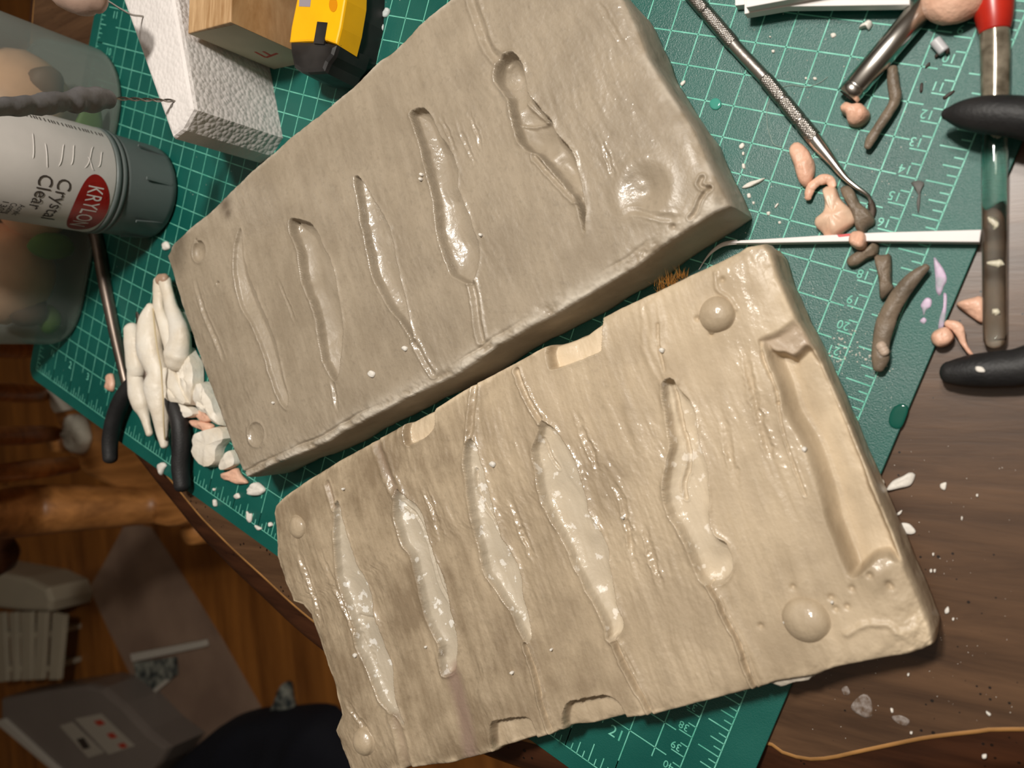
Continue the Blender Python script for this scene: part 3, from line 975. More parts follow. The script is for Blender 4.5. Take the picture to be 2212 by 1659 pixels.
def shape_lower(X, Y, A, B, edge, lA, lB):
    dz = 0.05 * fnoise(A * 0.3, B * 0.2, 3, 3) + 0.050 * fnoise(A * 1.1, B * 0.12, 9, 3) + 0.022 * fnoise(A * 3.0, B * 0.3, 15, 3) + 0.006 * fnoise(A * 6, B * 2, 17, 3)
    cav = np.zeros_like(X)
    dry = np.zeros_like(X)
    mau = np.zeros_like(X)
    stain = np.zeros_like(X)
    for poly, dep, w, lip, soft in L_figs:
        dz = carve(dz, X, Y, poly, dep, w, lip, cav, soft)
    for px, r, h in (((810, 1345), 0.5, 0.10), ((790, 1300), 0.5, -0.08), ((830, 1420), 0.7, -0.10), ((1270, 1155), 0.45, 0.14), ((1225, 1060), 0.7, -0.08), ((1300, 1260), 0.5, -0.08),
                     ((1545, 1180), 0.4, 0.14), ((1550, 1225), 0.5, -0.10), ((1490, 1030), 0.5, -0.06), ((1090, 1225), 0.6, -0.10), ((1060, 1110), 0.5, 0.08), ((940, 1300), 0.5, -0.06)):
        c = at(px[0], px[1], ZL)
        dz = dz + h * np.exp(-(np.hypot(X - c[0], Y - c[1]) / r) ** 2)
    # inner ridges of the figures
    for L_ in ([(435, 900), (490, 915), (540, 905)], ):
        dz = groove(dz, X, Y, cC(L_), 0.08, 0.10)
    for pts, dp in (([(650, 330), (720, 400), (770, 510), (830, 720), (880, 830), (940, 950)], 0.07), ([(1020, 160), (1025, 240), (1060, 340), (1110, 410), (1140, 480)], 0.16)):
        dz = groove(dz, X, Y, cC(pts), 0.07, dp, ridge=0.03)
    dz = groove(dz, X, Y, ats([(1444, 828), (1456, 880), (1462, 920), (1474, 960), (1478, 1000), (1466, 1050), (1470, 1080)], ZL), 0.07, 0.13, ridge=0.05)
    dz = groove(dz, X, Y, ats([(1163, 950), (1175, 985), (1195, 1015)], ZL), 0.06, 0.08, ridge=0.03)
    # pour channels
    dz = groove(dz, X, Y, ats([(812, 955), (824, 985), (838, 1025), (856, 1060)], ZL), 0.20, 0.12, mau, 0.35, ridge=0.05)
    dz = groove(dz, X, Y, ats([(708, 1045), (716, 1075), (722, 1095)], ZL), 0.13, 0.12, mau, 0.3, ridge=0.04)
    dz = groove(dz, X, Y, ats([(1024, 835), (1020, 890), (1014, 950)], ZL), 0.13, 0.12, ridge=0.06)
    dz = groove(dz, X, Y, ats([(1116, 801), (1130, 840), (1150, 880), (1168, 907)], ZL), 0.11, 0.13, dry, 0.5, ridge=0.07)
    dz = groove(dz, X, Y, ats([(1403, 660), (1410, 700), (1408, 745), (1425, 785), (1446, 821)], ZL), 0.20, -0.07, ridge=0.05)
    dz = groove(dz, X, Y, ats([(1421, 700), (1424, 750), (1436, 800)], ZL), 0.06, 0.09)
    dz = groove(dz, X, Y, ats([(853, 1548), (862, 1580), (872, 1620), (880, 1665)], ZL), 0.22, 0.12, mau, 0.3, ridge=0.06)
    dz = groove(dz, X, Y, ats([(976, 1455), (990, 1500), (1006, 1570), (1016, 1640)], ZL), 0.42, 0.05, mau, 1.0, flat=True)
    dz = groove(dz, X, Y, cC([(1300, 1040), (1330, 1120), (1360, 1220), (1385, 1340), (1430, 1480)]), 0.10, 0.22, dry, 0.4, ridge=0.10)
    dz = groove(dz, X, Y, ats([(1329, 1388), (1346, 1430), (1372, 1480), (1395, 1520), (1406, 1550)], ZL), 0.10, 0.26, dry, 0.3, ridge=0.08)
    dz = groove(dz, X, Y, ats([(1345, 1392), (1372, 1445), (1390, 1490), (1412, 1540)], ZL), 0.10, -0.07)
    dz = groove(dz, X, Y, ats([(1532, 1264), (1552, 1300), (1569, 1338), (1597, 1390), (1612, 1440), (1630, 1488)], ZL), 0.08, 0.24, ridge=0.10)
    dz = groove(dz, X, Y, ats([(1552, 1275), (1580, 1330), (1612, 1385), (1638, 1440), (1655, 1485)], ZL), 0.16, -0.05, dry, 0.4)
    # cut recesses on both long edges
    for pts, dep, w, dr in L_notch:
        dz = carve(dz, X, Y, ats(pts, ZL), dep, w, 0.04, None, 0.0, 0.05)
        P = catmull(ats(pts, ZL), 40, True)
        k = sub(X, Y, P, 0.4)
        d = poly_sd(X[k], Y[k], P)
        dry[k] = np.maximum(dry[k], dr * np.clip((d - 0.06) / 0.08, 0, 1))
    # long trough along the right end: steep inner wall, floor rising to the outer rim
    tp = catmull(ats(T_poly, ZL), 90, True)
    ti = catmull(ats(T_in, ZL), 50)
    k = sub(X, Y, tp, 0.5)
    x, y = X[k], Y[k]
    ins = poly_sd(x, y, tp) + 0.05 * fnoise(x * 2, y * 2, 71, 3)
    di = line_d(x, y, ti)
    wall = np.clip(di / 0.55, 0, 1)
    prof = wall * wall * (3 - 2 * wall) * (1 - 0.45 * np.clip((di - 0.7) / 1.7, 0, 1))
    m_ = np.clip(ins / 0.30, 0, 1)
    m_ = m_ * m_ * (3 - 2 * m_)
    m_full = np.zeros_like(X)
    m_full[k] = m_
    dz[k] = dz[k] * (1 - 0.7 * m_) - 1.0 * prof * m_
    dry[k] = np.maximum(dry[k], m_ * np.clip((di - 0.35) / 0.4, 0, 1) * (0.62 + 0.3 * fnoise(x * 0.8, y * 0.8, 73, 3)))
    dz = groove(dz, X, Y, ats([(1642, 738), (1648, 775), (1672, 832), (1680, 870)], ZL), 0.05, 0.14)
    dz = groove(dz, X, Y, ats([(1680, 870), (1692, 930), (1716, 1005), (1740, 1070)], ZL), 0.04, 0.05, ridge=0.03)
    pp = catmull(ats([(1640, 735), (1660, 722), (1690, 708), (1715, 692), (1742, 715), (1758, 745), (1735, 760), (1712, 776), (1690, 770), (1662, 765)], ZL), 40, True)
    k = sub(X, Y, pp, 0.6)
    x, y = X[k], Y[k]
    d = poly_sd(x, y, pp) + 0.06 * fnoise(x * 2.5, y * 2.5, 83, 3)
    f_ = np.clip(d / 0.28 + 0.2, 0, 1)
    f_ = f_ * f_ * (3 - 2 * f_)
    dz[k] = dz[k] * (1 - f_) + f_ * (-0.22 + 0.10 * fnoise(x * 1.4, y * 1.4, 85, 3))
    mau[k] = np.maximum(mau[k], 0.45 * f_)
    dry[k] = dry[k] * (1 - f_)
    c = at(1890, 1232, ZL)
    d = np.hypot(X - c[0], Y - c[1])
    dz = dz + 0.22 * np.exp(-(d / 0.8) ** 2) * (1 + 0.5 * fnoise(X * 1.5, Y * 1.5, 87, 2))
    # rough broken corner beside the big lower key
    cr = np.hypot(lA - A, (lB - B) * 0.8)
    rough = np.exp(-(cr / 1.3) ** 2)
    rk = fnoise(A * 2.2, B * 2.2, 81, 4)
    dz = dz + rough * (0.22 * rk - 0.15)
    dry = np.maximum(dry, np.clip(rough * (0.6 + rk), 0, 0.9))
    dz = groove(dz, X, Y, ats([(1830, 1370), (1870, 1350), (1915, 1350), (1935, 1365)], ZL), 0.12, -0.09)
    # small pits and burst bubbles around the two larger keys
    for px in ((1505, 688), (1535, 722), (1560, 604), (1712, 1268), (1795, 1290), (1805, 1315), (1830, 1310), (1840, 1270), (1880, 1240), (1920, 1260), (1643, 1352), (1925, 1268), (1708, 782)):
        c = at(px[0], px[1], ZL)
        dz = dz - 0.12 * np.exp(-(np.hypot(X - c[0], Y - c[1]) / 0.10) ** 2)
    dz = groove(dz, X, Y, ats([(1545, 590), (1550, 625), (1575, 645), (1590, 668)], ZL), 0.07, -0.07)
    # grooves brushed between the figures
    for L_ in ([(1240, 880), (1270, 960), (1300, 1040)], [(1320, 1030), (1350, 1100), (1365, 1190), (1385, 1260)], [(1390, 1130), (1410, 1200), (1435, 1280)], [(1090, 1050), (1130, 1150), (1160, 1230)],
               [(1560, 900), (1580, 990), (1595, 1060)], [(640, 1180), (680, 1290), (700, 1370)], [(680, 1170), (735, 1290), (790, 1420), (830, 1510)], [(1600, 720), (1640, 900), (1690, 1050)],
               [(905, 1030), (935, 1100), (960, 1180)], [(740, 1500), (780, 1560), (820, 1620)]):
        dz = groove(dz, X, Y, ats(L_, ZL), 0.11, 0.10, ridge=0.05, taper=True, wob=0.14)
    # rims
    fk = fnoise(A * 1.7, B * 1.7, 91, 4)
    dz = dz - 0.08 * np.exp(-edge / 0.06) - 0.07 * np.exp(-(edge / 0.35) ** 2) + 0.07 * fk * np.exp(-(edge / 0.4) ** 2)
    dry = np.maximum(dry, np.clip(np.exp(-(edge / 0.22) ** 2) * (0.5 + fk), 0, 0.75))
    warm = np.clip((A / lA - 0.35) * 1.3, 0, 0.6)
    dry = np.maximum(dry, warm * (0.7 + 0.6 * fnoise(A * 0.35, B * 0.35, 95, 3)))
    wet = np.clip((fnoise(A * 0.33, B * 0.22, 111, 3) + 0.2) * 2.6, 0, 1) * (1 - 0.85 * np.clip(m_full, 0, 1)) * (1 - 0.55 * cav)
    dz = dz + wet * (1 - 0.7 * cav) * (0.032 * fnoise(A * 4.0, B * 0.9, 113, 3) + 0.012 * fnoise(A * 8, B * 5, 115, 2))
    return dz, {'wet': wet, 'cavity': cav * 0.9, 'dry': np.clip(dry, 0, 1), 'mauve': mau, 'stain': stain}

ROT_L = math.atan2(-10.6, 9.6)
MOULD_L = mould_material('tan_mould_plaster', (184, 166, 140), (142, 124, 100), (188, 177, 158), (218, 198, 168), ROT_L, 0.24, 0.25, True)
lower, surf_l = build_mould('mould_half', ats(L_top, ZL), ats(L_right, ZL), ats(L_bot, ZL), ats(L_left, ZL), ZL, 0.0, 800, 420, shape_lower, MOULD_L,
                    'warm tan mould half with white-flecked cavities and domed keys, overhanging the table edge')
for (px, r, h) in (((1549, 679), 0.68, 0.46), ((1741, 1338), 0.80, 0.48), ((643, 1139), 0.60, 0.30), ((786, 1602), 0.66, 0.34)):
    c = at(px[0], px[1], ZL)
    zz = ZL - 0.12
    prof = [(r * 1.28, -0.10), (r * 1.18, 0.04), (r * 1.06, 0.11)] + [(r * math.cos(t), 0.13 + h * math.sin(t)) for t in np.linspace(0.12, 1.5, 9)]
    ko = lathe('registration_key', prof, (c[0], c[1], zz), MOULD_L, lower, 36)
    for nm_, val in (('dry', 0.35), ('wet', 0.9)):
        aa = ko.data.attributes.new(nm_, 'FLOAT', 'POINT')
        aa.data.foreach_set('value', np.full(len(ko.data.vertices), val, dtype=np.float32))
    for v in ko.data.vertices:
        q = v.co
        f_ = 1 + 0.05 * float(fnoise(np.array(q.x * 90), np.array(q.y * 90), 12, 2))
        q.z = q.z * f_
# ragged plaster flaps under the tan half's rims
FLAP = material('plaster_flash', (196, 186, 170), 0.6, var=0.2, vscale=150, bump=0.5, bscale=500)
pad('plaster_flap', ats([(1660, 1470), (1690, 1461), (1715, 1462), (1742, 1453), (1776, 1446), (1780, 1450), (1756, 1460), (1748, 1468), (1716, 1473), (1690, 1482), (1676, 1478)], 2.2), 0.10, FLAP, lower, noise=0.3)
pad('plaster_flap', ats([(1880, 1022), (1893, 1030), (1908, 1036), (1910, 1046), (1895, 1042), (1885, 1040)], 0.05), 0.10, FLAP, lower, noise=0.2)
pad('plaster_flap', ats([(1890, 1055), (1898, 1070), (1906, 1092), (1898, 1092), (1890, 1075)], 0.0), 0.12, FLAP, lower, noise=0.2)
pad('plaster_flap', ats([(1706, 700), (1725, 715), (1745, 760), (1770, 800), (1790, 850), (1770, 820), (1740, 770)], 0.05), 0.10, FLAP, lower, noise=0.2)

# =================================================================== THINGS AT THE BACK OF THE MAT
WHITE_PLASTIC = material('label_white', (205, 200, 194), 0.38, var=0.12, vscale=30, bump=0.2, bscale=60)
# ---- spray can standing upside down on its cap
CX, CY = 10.3, -25.3
can = thing('spray_can', 'white spray paint can with a red oval logo, standing upside down on its grey cap', 'spray can', (CX, CY, 0))
CAP = material('can_cap_grey', (104, 112, 110), 0.42, var=0.12, vscale=30)
lathe('cap', [(2.2, 0.0), (2.85, 0.03), (3.05, 0.22), (3.12, 0.6), (3.2, 3.4), (3.24, 3.7)], (CX, CY, 0), CAP, can, 56)
lathe('cap_collar', [(3.24, 3.68), (3.32, 3.75), (3.32, 3.95), (3.26, 4.0), (3.26, 4.06), (3.34, 4.1), (3.34, 4.3), (3.28, 4.4)], (CX, CY, 0), CAP, can, 56)
for a0, a1 in ((-30, -27.5), (20, 23), (-62, -60.5), (62, 64)):
    P = []
    for r, z in ((3.0, 0.55), (3.28, 2.5)):
        for a in (a0, a1):
            P.append((CX + (r + 0.02) * math.cos(math.radians(a)), CY + (r + 0.02) * math.sin(math.radians(a)), z))
    V = np.array([P[0], P[1], P[3], P[2]])
    V2 = V + np.c_[(V[:, 0] - CX) * 0.035, (V[:, 1] - CY) * 0.035, np.zeros(4)]
    VV = np.vstack([V, V2])
    make_obj('cap_rib', VV, [[4, 5, 6, 7], [0, 1, 5, 4], [1, 2, 6, 5], [2, 3, 7, 6], [3, 0, 4, 7], [3, 2, 1, 0]], CAP, can, False)
lathe('can_body', [(3.28, 4.38), (3.3, 4.5), (3.3, 17.6), (3.1, 18.0), (2.95, 18.0), (2.7, 17.5), (0.3, 17.2)], (CX, CY, 0), WHITE_PLASTIC, can, 72)
RB = 3.315
def on_can(name, V, F, z_mid, ang_mid, mat, parent, lift=0.0):
    """wrap a flat design round the can: +x runs round the can, +y points to the cap"""
    A = ang_mid - V[:, 0] / RB
    W = np.c_[CX + (RB + lift) * np.cos(A), CY + (RB + lift) * np.sin(A), z_mid - V[:, 1]]
    return make_obj(name, W, F, mat, parent, False)
RED = material('logo_red', (142, 22, 16), 0.35, var=0.3, vscale=60)
INK = material('dark_print', (62, 54, 48), 0.5)
LIGHT_PRINT = material('white_print', (206, 198, 192), 0.45)
ANG = math.radians(-26)
# red oval, leaning a little
V = [[0, 0]]
nr_, ns_ = 5, 44
for r in range(1, nr_ + 1):
    for k in range(ns_):
        a = 2 * math.pi * k / ns_
        x, y = 2.3 * r / nr_ * math.cos(a), 1.05 * r / nr_ * math.sin(a)
        V.append([x, y + 0.06 * x])
F = [[0, 1 + k, 1 + (k + 1) % ns_] for k in range(ns_)]
for r in range(nr_ - 1):
    for k in range(ns_):
        F.append([1 + r * ns_ + k, 1 + (r + 1) * ns_ + k, 1 + (r + 1) * ns_ + (k + 1) % ns_, 1 + r * ns_ + (k + 1) % ns_])
logo = on_can('logo_oval', np.array(V, float), F, 5.55, ANG, RED, can, 0.005)
def can_text(name, s, size, z, ang, mat, width=1.0, lift=0.012, parent=None):
    V, F = text_verts(s, size)
    V[:, 0] -= (V[:, 0].max() + V[:, 0].min()) / 2
    V[:, 0] *= width / (V[:, 0].max() - V[:, 0].min())
    V[:, 1] -= size / 2
    return on_can(name, V, F, z, ang, mat, parent or can, lift)
lt = can_text('logo_lettering', 'KRYLON', 0.95, 5.6, ANG, LIGHT_PRINT, 3.15, 0.014, logo)
can_text('lettering', 'Crystal', 0.80, 7.45, ANG + 0.04, INK, 3.0)
can_text('lettering', 'Clear', 0.80, 8.5, ANG + 0.15, INK, 2.3)
for k, s in enumerate(('Acrylic', 'Coating', '1303')):
    can_text('small_lettering', s, 0.34, 9.2 + 0.45 * k, ANG - 0.30, INK, 1.1)
# small print down the side of the label and wrinkles in the paper
for k in range(30):
    z = 4.8 + k * 0.2 + 0.05 * math.sin(k * 5)
    V = np.array([[-0.16, -0.035], [0.16, -0.035], [0.16, 0.035], [-0.16, 0.035]])
    on_can('fine_print', V, [[0, 1, 2, 3]], z, math.radians(66), INK, can, 0.008)
for (z0, a0, z1, a1) in ((5.2, 40, 5.6, 20), (5.7, 44, 6.4, 16), (6.9, 40, 7.2, 16), (7.5, 38, 7.9, 12), (8.6, 34, 8.5, 8), (9.2, 42, 9.3, 14), (6.2, 30, 5.8, 16)):
    pts = []
    for t in np.linspace(0, 1, 9):
        a = math.radians(a0 + (a1 - a0) * t + 2 * math.sin(t * 7))
        z = z0 + (z1 - z0) * t
        pts.append((CX + 3.3 * math.cos(a), CY + 3.3 * math.sin(a), z))
    tube('paper_wrinkle', pts, [0.01] + [0.036] * 7 + [0.01], WHITE_PLASTIC, can, 14, 6)

# ---- translucent tub of clay
tub = thing('plastic_tub', 'frosted rounded plastic tub full of peach and green clay behind the spray can', 'container', (-3, -28, 0))
FROST = bpy.data.materials.new('frosted_plastic')
FROST.use_nodes = True
nt = FROST.node_tree
b = nt.nodes['Principled BSDF']
b.inputs['Base Color'].default_value = lin((168, 174, 168))
b.inputs['Roughness'].default_value = 0.32
tr = nt.nodes.new('ShaderNodeBsdfTransparent')
tr.inputs[0].default_value = (0.92, 0.95, 0.92, 1)
mx = nt.nodes.new('ShaderNodeMixShader')
fr_ = nt.nodes.new('ShaderNodeLayerWeight')
fr_.inputs[0].default_value = 0.35
mr = nt.nodes.new('ShaderNodeMapRange')
mr.inputs[3].default_value = 0.22
mr.inputs[4].default_value = 0.85
nt.links.new(fr_.outputs['Facing'], mr.inputs[0])
nt.links.new(mr.outputs[0], mx.inputs[0])
nt.links.new(tr.outputs[0], mx.inputs[1])
nt.links.new(b.outputs[0], mx.inputs[2])
nt.links.new(mx.outputs[0], nt.nodes['Material Output'].inputs[0])
MATS['frosted_plastic'] = FROST
def shell(name, x0, x1, y0, y1, r, prof, mat, parent):
    V = []
    F = []
    rows = 0
    for d, z in prof:
        V += [[a, b_, z] for a, b_ in rrect(x0 + d, x1 - d, y0 + d, y1 - d, max(r - d, 0.3), 8)]
        rows += 1
    m_ = len(V) // rows
    for k in range(rows - 1):
        for i in range(m_):
            F.append([k * m_ + i, k * m_ + (i + 1) % m_, (k + 1) * m_ + (i + 1) % m_, (k + 1) * m_ + i])
    F.append(list(range(m_))[::-1])
    return make_obj(name, V, F, mat, parent, True)
shell('tub_wall', -11.0, 5.0, -39.3, -17.0, 4.2, [(0.55, 0.02), (0.12, 0.15), (0.0, 0.5), (-0.35, 12.0), (-0.5, 13.5)], FROST, tub)
shell('tub_foot', -11.0, 5.0, -39.3, -17.0, 4.2, [(0.6, 0.0), (0.25, 0.0), (0.2, 0.12), (0.5, 0.14)], FROST, tub)
PEACH = material('peach_clay', (244, 190, 152), 0.5, var=0.2, vscale=40, bump=0.3, bscale=120)
GREEN_CLAY = material('green_clay', (112, 150, 62), 0.55, var=0.3, vscale=40, bump=0.3, bscale=120)
BROWN_CLAY = material('brown_clay', (128, 96, 74), 0.6, var=0.3, vscale=40, bump=0.3, bscale=120)
mass = thing('clay_mass', 'peach clay packed with green and brown lumps inside the frosted tub', 'clay', (-2, -28, 0.2))
for (c, r, sq, m_, sd) in (((0.4, -22.8, 4.4), 4.0, (1.05, 1.1, 1.0), PEACH, 1), ((0.8, -34.2, 3.2), 3.4, (1.05, 1.15, 0.9), PEACH, 2), ((1.4, -28.6, 2.6), 2.8, (1.1, 1.1, 0.9), PEACH, 3),
                           ((-4.5, -28.0, 6.0), 5.4, (1.0, 1.6, 1.0), PEACH, 10),
                           ((3.7, -31.2, 2.0), 1.0, (0.7, 1.1, 1.8), GREEN_CLAY, 4), ((2.9, -37.0, 0.9), 1.1, (1.0, 1.1, 0.7), GREEN_CLAY, 5),
                           ((2.4, -36.4, 2.4), 1.6, (1.0, 0.9, 1.0), BROWN_CLAY, 7), ((4.2, -23.0, 1.3), 1.0, (0.45, 2.6, 1.1), GREEN_CLAY, 6),
                           ((3.2, -20.4, 4.0), 1.3, (0.7, 1.0, 1.0), BROWN_CLAY, 8), ((0.2, -18.8, 8.0), 1.3, (1, 0.9, 1.2), GREEN_CLAY, 9)):
    ball('clay_lump', (c[0] - 0.25, c[1], c[2] + 0.25), r * 0.9, m_, mass, sq, 0.2, sd)

# ---- foam block with two wires stuck in it
FOAM = material('foam_white', (226, 220, 216), 0.62, var=0.08, vscale=60)
nt = FOAM.node_tree
vo = nt.nodes.new('ShaderNodeTexVoronoi')
vo.inputs['Scale'].default_value = 380
tcf = nt.nodes.new('ShaderNodeTexCoord')
nt.links.new(tcf.outputs['Object'], vo.inputs['Vector'])
bp = nt.nodes.new('ShaderNodeBump')
bp.invert = True
bp.inputs['Strength'].default_value = 0.5
bp.inputs['Distance'].default_value = 0.001
nt.links.new(vo.outputs['Distance'], bp.inputs['Height'])
nt.links.new(bp.outputs[0], nt.nodes['Principled BSDF'].inputs['Normal'])
ZF = 6.0
foam = prism('foam_block', [(22.0, -19.2), (21.4, -20.4), (20.6, -21.0), (13.3, -14.5), (6.5, -8.4), (9.5, -1.5), (14.0, -7.6), (18.3, -13.9)], 0.0, ZF, FOAM, bevel=0.25)
tag(foam, 'white expanded foam block with wires stuck in its top', 'foam block')
WIRE = material('steel_wire', (150, 146, 140), 0.3, 1.0)
CLAY_GREY = material('grey_clay', (104, 102, 102), 0.5, var=0.25, vscale=90, bump=0.5, bscale=180)
arm = thing('clay_limb', 'dark grey clay limb on a twisted wire stuck in the white foam block', 'sculpture', at(377, 218, ZF))
p0 = at(378, 218, ZF - 1.2)
p0 = np.array([at(377, 218, ZF)[0], at(377, 218, ZF)[1], ZF - 1.0])
pA = at(377, 218, ZF)
pB = at(228, 212, ZF + 3.6)
pC = at(0, 232, ZF + 9.6)
pD = pC + (pC - pB) * 0.35
for ph in (0, math.pi):
    pts = []
    for t in np.linspace(-0.15, 1.1, 60):
        q = pA + (pB - pA) * t
        d = (pB - pA) / np.linalg.norm(pB - pA)
        e1 = np.cross(d, [0, 1, 0])
        e1 /= np.linalg.norm(e1)
        e2 = np.cross(d, e1)
        a = t * 6 * math.pi + ph
        pts.append(q + 0.06 * (math.cos(a) * e1 + math.sin(a) * e2))
    tube('twisted_wire', pts, [0.05] * 60, WIRE, arm, 90, 6)
dv = pD - pB
tube('clay_arm', [pB, pB + dv * 0.12, pB + dv * 0.25, pB + dv * 0.33, pB + dv * 0.45, pB + dv * 0.54, pB + dv * 0.66, pB + dv * 0.8, pD],
     [0.54, 0.58, 0.57, 0.46, 0.52, 0.42, 0.44, 0.36, 0.3], CLAY_GREY, arm, 60, 18, 1.0, 0.28, nscale=3.0)
blob_c = at(184, -14, ZF + 4.2)
pale = thing('clay_blob', 'pinkish clay blob on a smooth wire stuck in the white foam block', 'sculpture', at(310, 36, ZF))
q0 = at(310, 36, ZF)
tube('smooth_wire', [q0 + np.array([0.1, 0, -0.8]), q0, at(285, 32, ZF + 0.8), at(258, 18, ZF + 1.8), at(228, 0, ZF + 2.9), blob_c], [0.055] * 6, WIRE, pale, 30, 8)
PINK_BROWN = material('pinkish_clay', (168, 140, 124), 0.55, var=0.15, vscale=50, bump=0.3, bscale=200)
tube('blob', [at(128, -30, ZF + 4.8), at(160, -14, ZF + 4.5), at(200, -2, ZF + 4.0), at(212, 2, ZF + 3.8)], [0.8, 0.95, 0.85, 0.62], PINK_BROWN, pale, 16, 16, 1.0, 0.08)

# ---- wood block marked with a red F
ZW = 5.8
BLOCKWOOD = wood_material('block_wood', (150, 112, 70), (206, 172, 130), 0.6, math.radians(105), (0.05, 0.004), False)
wc = np.array([19.8, -15.5])
wu = np.array([3.4, 1.0])
wv = np.array([-1.9, 6.4])
wb = prism('wood_block', [wc, wc + wu, wc + wu + wv, wc + wv], 0.0, ZW, BLOCKWOOD, bevel=0.06)
tag(wb, 'pale wooden block marked with a red letter F, between the foam and the yellow tool', 'wood block')
MARK = material('red_marker', (176, 62, 44), 0.6)
un_ = wu / np.linalg.norm(wu)
nrmF = np.array([un_[1], -un_[0]])
def on_face(s, z):
    q = wc + un_ * s + nrmF * 0.012
    return [q[0], q[1], z]
def fstroke(s0, z0, s1, z1, w=0.09):
    d = np.array([s1 - s0, z1 - z0])
    d /= np.linalg.norm(d)
    p = np.array([-d[1], d[0]]) * w
    return [on_face(s0 - p[0], z0 - p[1]), on_face(s1 - p[0], z1 - p[1]), on_face(s1 + p[0], z1 + p[1]), on_face(s0 + p[0], z0 + p[1])]
V = []
F = []
for st_ in ((1.15, 1.55, 2.35, 1.75), (1.15, 1.55, 1.30, 2.45), (1.68, 1.66, 1.80, 2.30)):
    F.append([len(V) + i for i in range(4)])
    V += fstroke(*st_)
make_obj('letter_mark', V, F, MARK, wb, False)
PAPERF = material('block_paper', (188, 178, 154), 0.7, var=0.12, vscale=40)
def on_face2(s_, z_):
    q = wc + un_ * s_ + nrmF * 0.006
    return [q[0], q[1], z_]
Lw = np.linalg.norm(wu)
make_obj('paper_face', [on_face2(0.02, 0.02), on_face2(Lw - 0.02, 0.02), on_face2(Lw - 0.02, ZW - 0.3), on_face2(0.02, ZW - 0.08)], [[0, 1, 2, 3]], PAPERF, wb, False)

# ---- yellow and black plastic tool
YEL = material('tool_yellow', (252, 186, 16), 0.32, var=0.1, vscale=60)
BLK = material('tool_black', (26, 25, 25), 0.4, var=0.5, vscale=50, col2=(44, 42, 41), rvar=0.15)
tool = thing('tape_measure', 'yellow and black plastic tool beside the wooden block marked F', 'tool', (26, -11, 0))
ZT = 2.9
def at_z(pts, z):
    return np.array([at(x, y, z) for x, y in pts])
body_y = at_z([(646, -60), (640, 0), (628, 60), (624, 92), (660, 90), (678, 90), (704, 88), (727, 96), (736, 60), (746, 0), (748, -60)], ZT)
prism('yellow_shell', catmull(body_y, 11, True) if False else body_y, 1.5, ZT, YEL, tool, bevel=0.12, taper=0.12)
nose = at_z([(624, 86), (625, 112), (632, 146), (646, 155), (662, 158), (700, 156), (708, 136), (720, 120), (728, 94), (704, 90), (660, 88)], ZT)
prism('black_nose', nose, 0.6, ZT - 0.02, BLK, tool, bevel=0.25, taper=0.1)
prism('black_base', np.vstack([at_z([(646, -60), (630, 40), (626, 110), (640, 150), (690, 142), (726, 100), (742, 20), (746, -60)], ZT)]), 0.0, 1.55, BLK, tool, bevel=0.1, taper=0.08)
slot = at_z([(686, 47), (708, 49), (700, 96), (678, 94)], ZT)
prism('black_slider', slot, ZT - 0.1, ZT + 0.03, BLK, tool)
GREYL = material('grey_sticker', (150, 142, 150), 0.5)
st4 = at_z([(648, -20), (674, -20), (670, 15), (646, 14)], ZT)
prism('grey_sticker', st4, ZT - 0.05, ZT + 0.015, GREYL, tool)
eye = [at(720 + 9 * math.cos(a), 10 + 16 * math.sin(a), ZT) for a in np.linspace(0, 2 * math.pi, 16, endpoint=False)]
ORANGE = material('tool_orange', (214, 138, 6), 0.4)
prism('thumb_hole', eye, ZT - 0.05, ZT + 0.02, ORANGE, tool)

# =================================================================== WHITE CASTS AND PLIERS BESIDE THE GREY MOULD HALF
BLACK_GRIP = material('black_grip', (24, 24, 25), 0.55, var=0.3, vscale=60, col2=(40, 39, 39), bump=0.2, bscale=900)
STEEL = material('brushed_steel', (186, 180, 174), 0.34, 1.0, bump=0.15, bscale=300)
DARK_STEEL = material('dark_steel', (142, 128, 118), 0.36, 0.9, var=0.3, vscale=60)
o2 = (0, 450)
k2 = 2.766
def c2(pts, z=0.0):
    return ats(pts, z, o2, k2)
# steel rod tool leaning from under the can to the pliers
rod = tube('steel_rod', [at(205, 505, 0.35), at(214, 540, 0.35), at(226, 610, 0.35), at(246, 710, 0.35), at(264, 790, 0.35), at(282, 868, 0.35)], [0.46, 0.46, 0.44, 0.40, 0.36, 0.3], DARK_STEEL, None, 40, 16)
tag(rod, 'dull steel rod tool leading from the spray can to the white casts', 'tool')
# pliers under the casts
pl = thing('pliers', 'black handled pliers half hidden under the white plaster casts', 'pliers', at(300, 850, 0))
tube('handle', [at(300, 812, 0.7), at(282, 832, 0.75), at(264, 862, 0.8), at(248, 902, 0.8), at(238, 950, 0.8), at(238, 990, 0.8)], [0.35, 0.5, 0.58, 0.58, 0.55, 0.5], BLACK_GRIP, pl, 36, 18)
tube('handle', [at(352, 830, 0.65), at(372, 868, 0.7), at(388, 912, 0.75), at(392, 960, 0.75), at(390, 1010, 0.75), at(394, 1050, 0.75)], [0.35, 0.5, 0.58, 0.6, 0.58, 0.52], BLACK_GRIP, pl, 36, 18)
tube('jaw', [at(340, 820, 0.5), at(318, 770, 0.5), at(304, 720, 0.5), at(298, 680, 0.5)], [0.5, 0.55, 0.4, 0.15], DARK_STEEL, pl, 16, 10, 0.6)
tube('jaw', [at(315, 815, 0.5), at(312, 770, 0.5), at(302, 715, 0.5), at(296, 676, 0.5)], [0.4, 0.45, 0.3, 0.12], DARK_STEEL, pl, 16, 10, 0.6)

